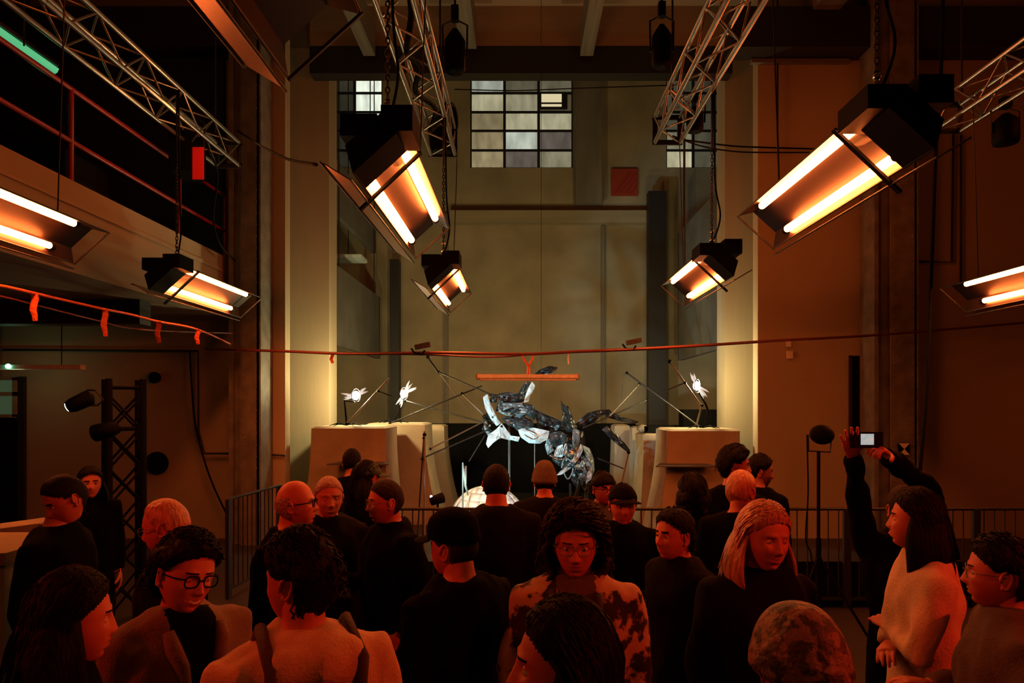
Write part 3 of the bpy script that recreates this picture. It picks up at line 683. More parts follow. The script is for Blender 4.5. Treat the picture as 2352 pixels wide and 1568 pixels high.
# ------------------------------------------------------------------ the exhibit: a creature of car parts
ES = 11.2
ex = empty('car_part_creature', (0.1, ES, 0), 0, 'creature sculpture of crumpled white and dark car parts', 'sculpture')
EX = Vector((0.1, ES, 0))
def panel(poly, dY, m, bulge=0.05, th=0.012, tilt=(0, 0), name='body_panel'):
    """poly in image points at the sculpture's depth, subdivided and bulged into a curved sheet"""
    P = [W(x, y, ES + dY*1.3) - EX for x, y in poly]
    c = sum(P, Vector())/len(P)
    rad = max((p-c).length for p in P)
    vs = []; n = len(P); K = 5
    # smooth outline
    out = []
    for i in range(n):
        a, b, e, f = P[i-1], P[i], P[(i+1) % n], P[(i+2) % n]
        for k in range(3):
            t = k/3; cr = 0.5*((2*b)+(e-a)*t+(2*a-5*b+4*e-f)*t*t+(3*b-a-3*e+f)*t**3)
            out.append(cr.lerp(b.lerp(e, t), 0.85))
    n = len(out)
    for r_ in range(K):
        s = 1 - r_/K
        for p in out:
            q = c + (p-c)*s
            dx = q.x-c.x; dz = q.z-c.z
            q = q + Vector((0, -0.6*bulge*(1-s*s) + tilt[0]*dx + tilt[1]*dz + 0.055*noise.noise(q*7+Vector((len(poly), 0, 0))) + 0.035*abs(noise.noise(q*16)), 0))
            vs.append(q)
    vs.append(c + Vector((0, -0.6*bulge + 0.05*noise.noise(c*7), 0)))
    fs = []
    for r_ in range(K-1):
        for i in range(n): fs.append((r_*n+i, r_*n+(i+1) % n, (r_+1)*n+(i+1) % n, (r_+1)*n+i))
    for i in range(n): fs.append(((K-1)*n+i, (K-1)*n+(i+1) % n, K*n))
    N0 = len(vs); vs2 = [v + Vector((0, th, 0)) for v in vs]
    fs2 = [tuple(reversed([i+N0 for i in f])) for f in fs]
    rim = [(i, i+N0, (i+1) % n+N0, (i+1) % n) for i in range(n)]
    mb = MB(); mb.add(vs+vs2, fs+fs2+rim, 0, False)
    return mb.build(name, m, ex)
PN = [
 # head and jaw (left)
 ([(1110,912),(1120,905),(1128,930),(1140,955),(1150,972),(1140,978),(1126,960),(1114,935)], -0.1, 'car_white', 0.04, (0.5, 0)),
 ([(1117,1018),(1122,998),(1140,985),(1152,972),(1162,985),(1176,1005),(1172,1012),(1160,1003),(1145,1008),(1128,1020),(1122,1028)], -0.2, 'car_white', 0.05, (0.3, 0.4)),
 ([(1172,1000),(1194,1003),(1190,1014),(1170,1009)], -0.18, 'car_white', 0.02, (0, 0)),
 ([(1125,903),(1145,906),(1140,925),(1122,922)], -0.05, 'car_black', 0.04, (0, 0)),
 ([(1142,905),(1165,900),(1195,905),(1205,920),(1180,930),(1150,925)], 0.0, 'car_black', 0.08, (0, 0)),
 ([(1145,925),(1175,925),(1208,925),(1215,945),(1195,958),(1165,955),(1145,945)], -0.08, 'car_silver', 0.08, (0.2, 0.3)),
 ([(1150,960),(1175,952),(1200,955),(1225,965),(1225,982),(1190,985),(1165,975)], -0.1, 'car_dark', 0.09, (0, 0.4)),
 ([(1200,925),(1225,930),(1232,950),(1228,965),(1205,950)], -0.05, 'car_dark', 0.05, (0, 0)),
 # horn/blade upward
 ([(1190,905),(1200,885),(1210,875),(1219,877),(1212,895),(1205,910),(1198,925)], 0.05, 'car_dark', 0.03, (0.6, 0)),
 ([(1208,905),(1214,890),(1222,876),(1229,885),(1224,900),(1218,908),(1214,922),(1203,924)], -0.02, 'car_white', 0.03, (0.6, 0)),
 # neck: white bumper
 ([(1190,985),(1225,982),(1262,990),(1258,1008),(1240,1018),(1215,1017),(1195,1003)], -0.15, 'car_white', 0.09, (0, 0.3)),
 ([(1175,958),(1200,975),(1225,985),(1200,1000),(1180,980)], -0.12, 'car_black', 0.05, (0, 0)),
 # back
 ([(1228,940),(1250,950),(1285,965),(1310,985),(1300,1000),(1262,992),(1235,985)], 0.0, 'car_black', 0.12, (0, 0)),
 # fin at middle
 ([(1290,925),(1300,932),(1312,945),(1318,965),(1328,980),(1322,995),(1300,990),(1288,975),(1292,950)], -0.1, 'car_dark', 0.06, (0.4, 0)),
 ([(1288,915),(1292,930),(1305,932),(1311,945),(1300,950),(1289,942)], -0.05, 'car_black', 0.03, (0, 0)),
 ([(1316,985),(1330,988),(1332,1010),(1328,1030),(1318,1035),(1314,1010)], -0.15, 'car_silver', 0.03, (0.2, 0)),
 # engine / chest
 ([(1262,995),(1285,990),(1302,998),(1300,1020),(1280,1030),(1262,1015)], -0.12, 'car_dark', 0.07, (0, 0)),
 ([(1280,1025),(1302,1018),(1304,1035),(1290,1050),(1272,1047)], -0.22, 'car_white', 0.03, (0, 0)),
 ([(1256,1005),(1268,1012),(1270,1035),(1258,1045),(1252,1025)], -0.1, 'car_silver', 0.05, (0, 0)),
 ([(1265,1040),(1290,1052),(1310,1050),(1318,1065),(1300,1080),(1285,1070),(1270,1058)], -0.05, 'car_dark', 0.07, (0, 0)),
 # curved white rib sweeping down
 ([(1336,1020),(1340,1035),(1330,1055),(1310,1075),(1290,1088),(1278,1090),(1285,1082),(1305,1068),(1322,1048),(1330,1030)], -0.22, 'car_white', 0.03, (0.3, 0.2)),
 # hindquarters
 ([(1335,1020),(1355,1030),(1365,1055),(1366,1080),(1358,1100),(1348,1080),(1345,1050)], -0.05, 'car_silver', 0.07, (0.5, 0)),
 ([(1338,1050),(1350,1065),(1352,1090),(1345,1110),(1330,1100),(1328,1070)], -0.1, 'car_silver', 0.08, (0.2, 0)),
 ([(1348,1085),(1360,1078),(1358,1100),(1345,1112),(1342,1098)], -0.15, 'car_white', 0.03, (0, 0)),
 ([(1318,1075),(1332,1085),(1335,1110),(1322,1118),(1312,1100)], -0.02, 'car_dark', 0.06, (0, 0)),
 ([(1300,985),(1340,990),(1345,1020),(1320,1040),(1300,1030)], 0.05, 'car_black', 0.1, (0, 0)),
 # wing/tail blades right
 ([(1325,970),(1350,948),(1375,941),(1400,940),(1405,947),(1380,955),(1360,975),(1335,985)], 0.15, 'car_black', 0.05, (0, 0)),
 ([(1385,948),(1405,947),(1430,957),(1468,968),(1462,972),(1420,966),(1395,958)], 0.18, 'car_dark', 0.03, (0, 0)),
 ([(1382,986),(1392,978),(1405,985),(1425,1005),(1450,1035),(1445,1040),(1420,1022),(1400,1005),(1390,994)], -0.1, 'car_dark', 0.03, (0.3, 0)),
 ([(1112,970),(1122,985),(1128,1000),(1120,1000),(1112,985)], -0.1, 'car_silver', 0.03, (0, 0)),
 ([(1108,955),(1118,948),(1130,965),(1125,980),(1110,972)], 0.0, 'car_dark', 0.05, (0, 0)),
 ([(1225,862),(1240,848),(1262,840),(1281,843),(1278,849),(1262,858)], 0.2, 'car_black', 0.03, (0, 0)),
]
for pl, dy, m, bu, ti in PN: panel(pl, dy, m, bu, tilt=ti)
rnd = random.Random(11)
spine = [(1140, 925), (1165, 940), (1190, 950), (1215, 965), (1240, 985), (1268, 1005), (1290, 1020), (1310, 1035), (1328, 1060), (1345, 1085), (1350, 1105), (1305, 1060), (1280, 1035)]
for k in range(46):
    t = rnd.uniform(0, len(spine)-1.01); i0 = int(t); a_, b_ = spine[i0], spine[i0+1]
    cx = a_[0]+(b_[0]-a_[0])*(t-i0)+rnd.uniform(-13, 13); cy = a_[1]+(b_[1]-a_[1])*(t-i0)+rnd.uniform(-13, 13)
    an = rnd.uniform(0, 6.28); L_ = rnd.uniform(8, 20); w_ = rnd.uniform(3, 8)
    pl = [(cx+L_*math.cos(an)*u-w_*math.sin(an)*v*rnd.uniform(0.4, 1.2), cy+L_*math.sin(an)*u+w_*math.cos(an)*v*rnd.uniform(0.4, 1.2)) for u, v in ((-1, -0.3), (-0.3, -1), (0.6, -0.9), (1, 0.1), (0.4, 0.9), (-0.6, 0.8))]
    panel(pl, rnd.uniform(-0.3, 0.05), rnd.choice(['car_white', 'car_silver', 'car_dark', 'car_dark', 'car_black']), 0.02, 0.008, (rnd.uniform(-0.8, 0.8), rnd.uniform(-0.8, 0.8)), 'shard')
def ex_tube(pts, r, m, name, dY=-0.2): return wire(name, [W(x, y, ES+dY*1.3)-EX for x, y in pts], r, m, ex, seg=6, sub=5)
for k in range(5): ex_tube([(1280+k*5, 1030-k*2), (1276+k*5, 1040-k*1), (1270+k*5+3, 1046)], 0.006, 'chrome', 'grille_bar', -0.26)
for k in range(6): ex_tube([(1317+k*2.6, 992), (1318+k*2.4, 1015), (1312+k*2.4, 1034), (1300+k*3, 1040+k)], 0.006, 'chrome', 'hose', -0.24)
ex_tube([(1290, 1075), (1297, 1052), (1312, 1060), (1316, 1080), (1305, 1100), (1295, 1085)], 0.012, 'car_silver', 'hose')
ex_tube([(1262, 1045), (1280, 1055), (1297, 1052), (1302, 1040)], 0.012, 'chrome', 'hose')
ex_tube([(1195, 985), (1215, 988), (1236, 1000), (1225, 1008), (1205, 998)], 0.010, 'chrome', 'trim_strip', -0.26)
ex_tube([(1165, 952), (1190, 946), (1210, 948)], 0.012, 'chrome', 'trim_strip', -0.2)
ex_tube([(1180, 950), (1183, 938), (1200, 935), (1222, 940)], 0.012, 'car_black', 'hose', -0.2)
ex_tube([(1330, 1100), (1325, 1130), (1318, 1150)], 0.03, 'car_dark', 'leg', -0.05)
ex_tube([(1350, 1110), (1345, 1140), (1340, 1165)], 0.03, 'car_dark', 'leg', 0.0)
rnd = random.Random(3)
for k in range(16):
    p = W(rnd.uniform(1108, 1135), rnd.uniform(955, 992), ES+rnd.uniform(-0.25, 0.15))-EX
    MB().tube([p, p+Vector((0, 0.02, 0.012))], 0.016, 6, smooth=False).build('bolt', 'chrome' if k % 2 else 'car_dark', ex)
MB().tube([W(1152, 979, ES-0.45)-EX, W(1152, 979, ES-0.40)-EX], 0.02, 12, smooth=False).build('rivet_hole', 'black', ex)
for (x0, x1, r) in ((1168, 1168, 0.006), (1171, 1172, 0.006), (1228, 1228, 0.009)):
    rod('support_cable', W(x0, 965 if x0 < 1200 else 1015, (ES-0.05))-EX, Vector((W(x0, 965, (ES-0.05)).x, (ES-0.05), 0.0))-EX, r, 'steel_grey', ex, 6)
for px in (1310, 1345): rod('support_pole', W(px, 1110, ES)-EX, Vector((W(px, 1110, ES).x, ES, 0))-EX, 0.02, 'dark_steel', ex, 8)
rod('hanging_wire', W(1243, 990, ES)-EX, Vector((W(1243, 0, ES).x, ES, TOP))-EX, 0.004, 'dark_steel', ex, 6)
# strut frames on both sides
def strut(label, segs, m='dark_steel'):
    base = W(*segs[0][0]); base.z = 0; o = empty('strut_frame', base, 0, label, 'pole')
    for k, sg in enumerate(segs):
        a, b = W(*sg[0]), W(*sg[1]); r = sg[2] if len(sg) > 2 else 0.012
        rod('strut', a-base, b-base, r, m if (k % 3) else 'steel_grey', o, 8)
        MB().ball(a.lerp(b, 0.02)-base, r*1.9, 8, 6).build('joint', 'black', o, fix=False)
    return o
strut('dark jointed poles reaching from the left plinth to the creature', [((795, 975, 10.96), (895, 868, 11.22), 0.0163), ((868, 898, 11.09), (900, 910, 11.22), 0.0125), ((892, 973, 12.01), (1107, 886, 11.48), 0.0137), ((1060, 903, 11.55), (1115, 955, 11.22), 0.0150),
        ((982, 820, 12.14), (1005, 853, 11.88), 0.0175), ((1005, 853, 11.88), (1125, 905, 11.22), 0.0137), ((1008, 855, 11.88), (1075, 940, 12.14), 0.0100), ((928, 920, 12.28), (1118, 972, 11.22), 0.0125)])
strut('dark jointed poles standing at the railing, left of the creature', [((975, 990, 9.77), (975, 1396, 9.64), 0.0150), ((974, 998, 9.77), (948, 1395, 9.64), 0.0125), ((966, 1054, 9.70), (1125, 985, 11.09), 0.0125), ((985, 1032, 9.70), (1110, 968, 11.09), 0.0112), ((1115, 998, 11.09), (1077, 1060, 10.82), 0.0088)])
strut('dark jointed poles between the creature and right bird lamp', [((1537, 828, 11.09), (1612, 935, 11.09), 0.0175), ((1575, 878, 11.02), (1510, 905, 11.35), 0.0125), ((1437, 854, 11.88), (1610, 982, 11.35), 0.0137), ((1470, 880, 11.88), (1400, 955, 11.35), 0.0150), ((1490, 917, 11.75), (1338, 983, 11.22), 0.0125), ((1434, 856, 11.88), (1427, 915, 11.88), 0.0037), ((1612, 930, 11.09), (1600, 975, 11.22), 0.0150)])
strut('dark jointed poles right of the creature, ending by a clamp', [((1444, 1037, 10.56), (1425, 1120, 10.56), 0.0150), ((1372, 1052, 10.96), (1435, 1077, 10.56), 0.0112), ((1425, 1115, 10.56), (1415, 1300, 10.43), 0.0150)])
c = empty('tall_tool', (W(1063, 1065, 10.4).x, 10.4, 0), 0, 'thin upright metal tool standing in front of the dome', 'tool')
h = W(1063, 1062, 10.4).z
rod('pole', (0, 0, 0), (0, 0, h), 0.012, 'steel_grey', c)
MB().tube([(0.0, 0, h), (0.02, 0, h-0.15), (0.03, 0, h-0.35)], [0.01, 0.025, 0.008], 8).tube([(0.05, 0, h-0.05), (0.04, 0, h-0.35), (0.08, 0, h-0.5)], [0.012, 0.02, 0.01], 8).build('blade', 'steel_grey', c, fix=False)

# white panelled dome
dc = Vector((W(1120, 1180, 11.3).x, 11.3, 0)); dr = 0.66; dz = 0.06
o = empty('panelled_dome', dc, 0, 'white panelled ball lit from beside, beneath the creature', 'sculpture')
NU, NV = 14, 6
for i in range(NU):
    for j in range(NV):
        mb = MB(); vs = []; g_ = 0.006
        for r_ in (dr, dr-0.02):
            for a in range(4):
                for b in range(4):
                    th = 2*math.pi*(i + g_*3 + (1-g_*6)*a/3)/NU; ph = 0.5*math.pi*(j + g_*2 + (1-g_*4)*b/3)/NV + 0.01
                    vs.append((r_*math.sin(ph)*math.cos(th), r_*math.sin(ph)*math.sin(th), dz + r_*math.cos(ph)))
        fs = [(a*4+b, a*4+b+1, a*4+b+5, a*4+b+4) for a in range(3) for b in range(3)]
        e = [0, 1, 2, 3, 7, 11, 15, 14, 13, 12, 8, 4]
        fs += [(e[k], e[k]+16, e[(k+1) % 12]+16, e[(k+1) % 12]) for k in range(12)]
        mb.add(vs, fs, 0, True).build('panel', 'dome_white', o)
MB().rings([(0, 0, dz + (dr-0.025)*math.sin(a*math.pi/20), (dr-0.025)*math.cos(a*math.pi/20), (dr-0.025)*math.cos(a*math.pi/20)) for a in range(10)], 28).build('core', 'black', o, fix=False)
MB().rings([(0, 0, 0, dr, dr), (0, 0, 0.07, dr, dr)], 28).build('base', 'black', o, fix=False)
light('SPOT', 'dome_beam', (-1.15, 8.3, 0.9), 330, (0.66, 0.98, 0.88), (dc.x, 11.3, 0.40), 0.05, 26, 0.3)
# small lamp at the railing
o = empty('floor_spot', (W(995, 1145, 7.5).x, 7.5, 0), 0, 'small black spotlight with a bright point behind the railing', 'lamp')
z = W(995, 1150, 7.5).z
rod('stand', (0.05, 0, 0), (0.05, 0, z), 0.012, 'black', o); MB().tube([(-0.02, -0.02, z+0.0), (0.10, 0.05, z+0.03)], [0.05, 0.06], 14).build('housing', 'black', o, fix=False)
MB().ball((-0.02, -0.02, z+0.05), 0.014).build('bulb', 'lamp_white', o, fix=False)

# ------------------------------------------------------------------ black lattice tower, lamps, stand light
tw = empty('lattice_tower', (W(285, 0, 6.5).x, 6.5, 0), R(38), 'black lattice tower standing before the lower left wall', 'tower')
h = W(0, 871, 6.5).z; s = 0.14
cs = [(-s, -s), (s, -s), (s, s), (-s, s)]
for a, b in cs: rod('leg', (a, b, 0), (a, b, h), 0.030, 'black', tw, 12)
n = 6
for f in range(4):
    a = cs[f]; b = cs[(f+1) % 4]
    rod('crosspiece', (*a, h-0.08), (*b, h-0.08), 0.014, 'black', tw, 6)
    for k in range(n):
        z0_, z1_ = 0.1+k*(h-0.25)/n, 0.1+(k+1)*(h-0.25)/n
        rod('brace', (*a, z0_), (*b, z1_), 0.011, 'black', tw, 6); rod('brace', (*b, z0_), (*a, z1_), 0.011, 'black', tw, 6)
o = empty('spotlight', W(200, 918, 6.35), 0, 'lit white spotlight clamped to the lattice tower', 'lamp')
d = Vector((-0.83, -0.15, -0.35)).normalized()
MB().tube([Vector((0.05, 0, 0.03)), Vector((0.02, 0, 0.02)), d*0.12, d*0.17], [0.03, 0.075, 0.07, 0.055], 14).build('housing', 'black', o, fix=False)
MB().tube([d*0.165, d*0.18], 0.042, 14, smooth=False).build('lens', 'lamp_white', o, fix=False)
MB().tube([(0.0, 0, 0.09), (0.08, 0, 0.09), (0.15, 0, 0.0), (0.1, 0, -0.05), (0.0, 0, -0.05)], 0.010, 6).build('yoke', 'dark_steel', o, fix=False)
o = empty('spotlight', W(243, 985, 6.3), 0, 'unlit black spotlight on the lattice tower below the lit one', 'lamp')
MB().tube([(0.12, 0, 0), (0.05, 0, 0), (-0.10, 0, -0.04)], [0.04, 0.075, 0.08], 14).build('housing', 'black', o, fix=False)
rod('arm', (0.1, 0.0, 0.0), (0.22, 0.1, 0.0), 0.02, 'black', o)
fl = empty('flood_lamp_stand', (W(1880, 0, 5.9).x, 5.9, 0), 0, 'unlit round flood lamp on a thin stand before the right wall', 'lamp')
z = W(0, 998, 5.9).z
MB().ball((0.03, 0, z), (0.11, 0.05, 0.085), 18, 12, M=Matrix.Rotation(R(8), 3, 'Y')).build('lamp_head', 'black', fl, fix=False)
MB().tube([(-0.09, 0, z), (-0.085, 0, z-0.14), (0.1, 0, z-0.15), (0.11, 0, z-0.02)], 0.008, 6, smooth=False).build('yoke', 'dark_steel', fl, fix=False)
rod('pole', (0, 0, 0.4), (0, 0, z-0.14), 0.016, 'black', fl); rod('lower_pole', (0, 0, 0.15), (0, 0, 0.9), 0.024, 'black', fl)
for k in range(3):
    a = R(90+120*k); rod('leg', (0, 0, 0.75), (0.45*math.cos(a), 0.45*math.sin(a), 0.0), 0.012, 'black', fl)
wire('power_cable', [(-0.1, 0, z), (-0.09, 0, z-0.5), (-0.11, 0, z-0.9), (-0.06, 0, 0.7), (-0.1, 0, 0.02)], 0.007, 'black', fl)
# pale counter and boards at the lower left
o = empty('counter_board', W(-40, 1222, 3.9), 0, 'long pale board slanting in from the left edge', 'board')
MB().bar((-0.6, 0.0, -0.08), W(120, 1200, 4.1)-o.location, 0.3, 0.045).build('board', 'wood_pale', o)
MB().bar((-0.6, 0.0, -0.13), (-0.5, 0.1, 0.05-o.location.z), 0.05, 0.05).bar((0.25, 0.05, -0.05), (0.25, 0.05, 0.0-o.location.z), 0.05, 0.05, up=(0, 1, 0)).build('trestle', 'dark_steel', o)
o = empty('storage_box', (W(20, 0, 3.5).x, 3.5, 0), 0, 'pale grey box at the left edge behind the dark haired woman', 'box')
b0 = W(0, 1262, 3.5).z
MB().box((-0.5, -0.2, 0), (0.13, 0.3, b0)).build('box_body', 'box_pale', o); MB().box((-0.52, -0.22, b0-0.03), (0.15, 0.32, b0+0.03)).build('lid', 'plaster_grey', o)
# ------------------------------------------------------------------ people
def sstep(a, b, x):
    t = np.clip((x-a)/(b-a), 0, 1); return t*t*(3-2*t)
def gs(x, c, s_): return np.exp(-((x-c)/s_)**2)
def head_grid(nt, npz, smile=0.0, nose=1.0, width=1.0, scale=1.0):
    """head centred between the ears: x right, -y the face, z up; returns verts (npz+1, nt, 3)"""
    u = np.linspace(-math.pi, math.pi, nt, endpoint=False)
    th = u - 0.45*np.sin(u)
    tz = np.linspace(0, 1, npz+1); ph = math.pi*(tz - 0.04*np.sin(2*math.pi*tz))
    TH, PH = np.meshgrid(th, ph)
    cz = np.cos(PH); z = 0.118*cz; front = np.clip(np.cos(TH), 0, 1)
    n = np.where(cz > 0, 2.15, 2.2+1.2*front*np.clip(-cz*2, 0, 1))
    s_ = np.power(np.clip(1-np.abs(cz)**n, 0, 1), 1/n)
    sx, sy = np.sin(TH), -np.cos(TH)
    x = 0.074*width*s_*np.sign(sx)*np.abs(sx)**0.92
    y = np.where(sy < 0, -0.088*s_*np.abs(sy)**0.82, 0.098*s_*sy)
    t = np.clip((-z-0.02)/0.098, 0, 1)
    x = x*(1-0.36*t**1.4); x = x*(1+0.05*gs(z, 0.05, 0.04))
    back = sy > 0
    y = np.where(back, y*(1-0.55*sstep(0.0, 0.11, -z)), y*(1-0.05*t))
    w_ = np.clip(-sy, 0, 1)**0.7
    d = 0
    nz = np.where(z > -0.034, sstep(0.026, -0.034, z)**1.0 if False else np.clip((0.024-z)/0.058, 0, 1)**1.3, np.clip((z+0.050)/0.016, 0, 1))
    d = d + nose*0.027*nz*gs(x, 0, 0.0085+0.007*np.clip((0.02-z)/0.055, 0, 1))
    d = d + 0.006*nose*gs(np.abs(x), 0.013, 0.006)*gs(z, -0.036, 0.008)
    d = d - 0.013*gs(np.abs(x), 0.031, 0.015)*gs(z, 0.003, 0.012)
    d = d + 0.007*gs(np.abs(x), 0.027, 0.020)*gs(z, 0.024, 0.008)
    d = d + (0.004+0.004*smile)*gs(np.abs(x), 0.041, 0.015)*gs(z, -0.028, 0.018)
    d = d + 0.007*gs(x, 0, 0.028)*gs(z, -0.064, 0.018)
    mz = z + 0.064 - smile*8*x*x
    d = d + 0.003*gs(x, 0, 0.022)*(gs(mz, 0.006, 0.004)+gs(mz, -0.007, 0.005)) - 0.0055*gs(x, 0, 0.024)*gs(mz, 0, 0.0028)
    d = d - 0.004*gs(x, 0, 0.02)*gs(z, -0.084, 0.006) + 0.008*gs(x, 0, 0.020)*gs(z, -0.100, 0.014)
    y = y - d*w_
    return np.stack([x, y, z], -1)*scale
def grid_faces(npz, nt, mask=None):
    fs = []
    for i in range(npz):
        for k in range(nt):
            if mask is None or mask[i, k]: fs.append((i*nt+k, (i+1)*nt+k, (i+1)*nt+(k+1) % nt, i*nt+(k+1) % nt))
    return fs
def remesh(mb, voxel, smooth=2):
    me = mb.mesh('tmp', 'black'); o = bpy.data.objects.new('tmp', me); COL.objects.link(o)
    m = o.modifiers.new('r', 'REMESH'); m.mode = 'VOXEL'; m.voxel_size = voxel
    if smooth: sm = o.modifiers.new('s', 'SMOOTH'); sm.iterations = smooth; sm.factor = 0.5
    dg = bpy.context.evaluated_depsgraph_get(); ev = o.evaluated_get(dg); e = ev.to_mesh()
    n = len(e.vertices); co = np.empty(n*3, np.float32); e.vertices.foreach_get('co', co); nr = np.empty(n*3, np.float32); e.vertices.foreach_get('normal', nr)
    fs = [tuple(p.vertices) for p in e.polygons]
    ev.to_mesh_clear(); bpy.data.objects.remove(o); bpy.data.meshes.remove(me)
    return co.reshape(-1, 3), nr.reshape(-1, 3), fs
# hands: wrist at origin, fingers along +Z, palm towards -Y, thumb at +X
_hands = {}
def hand_geo(kind):
    if kind in _hands: return _hands[kind]
    mb = MB()
    mb.tube([(0, 0, -0.03), (0, 0, 0.0), (0.004, 0, 0.03), (0.0, -0.002, 0.07), (0, -0.002, 0.092)], [0.024, 0.026, 0.036, 0.041, 0.036], 12, flat=0.42, up=(0, 1, 0))
    curl = {'open': 0.06, 'relaxed': 0.38, 'grip': 0.85}[kind]
    for i, (x, L, r) in enumerate([(0.029, 0.075, 0.0088), (0.010, 0.084, 0.009), (-0.010, 0.078, 0.0087), (-0.028, 0.060, 0.0078)]):
        spread = {'open': 0.11, 'relaxed': 0.03, 'grip': 0.02}[kind]*(i-1.5)*-1
        p = Vector((x, -0.002, 0.083)); a = curl*0.5; pts = [p - Vector((0, 0, 0.02)), p]; rr = [r, r*1.05]
        for sl in (0.45, 0.30, 0.25):
            p = p + Vector((math.sin(spread), -math.sin(a), math.cos(a)*math.cos(spread)))*L*sl; a += curl
            pts.append(p); rr.append(r*(1.0-0.22*(len(pts)-2)/3))
        mb.tube(pts, rr, 8)
    ta = {'open': 0.95, 'relaxed': 0.6, 'grip': 0.75}[kind]; tb = 0.15 if kind == 'open' else 0.5
    p = Vector((0.022, -0.004, 0.018)); q = p + Vector((math.sin(ta), -tb*0.6, math.cos(ta)))*0.045
    q2 = q + Vector((math.sin(ta)*0.7, -tb, math.cos(ta)))*0.030; q3 = q2 + Vector((math.sin(ta)*0.4, -tb*1.2, math.cos(ta)))*0.022
    mb.tube([p, q, q2, q3], [0.015, 0.0115, 0.010, 0.008], 8)
    _hands[kind] = remesh(mb, 0.0045, 2)
    return _hands[kind]
def xform(co, M):
    A = np.array(M)[:3]; return co @ A[:, :3].T + A[:, 3]
def frame_along(d, normal):
    """matrix columns: X,Y,Z with Z along d and -Y towards normal"""
    z = Vector(d).normalized(); y = -(Vector(normal) - z*Vector(normal).dot(z)).normalized(); x = y.cross(z)
    return Matrix((x, y, z)).transposed().to_4x4()

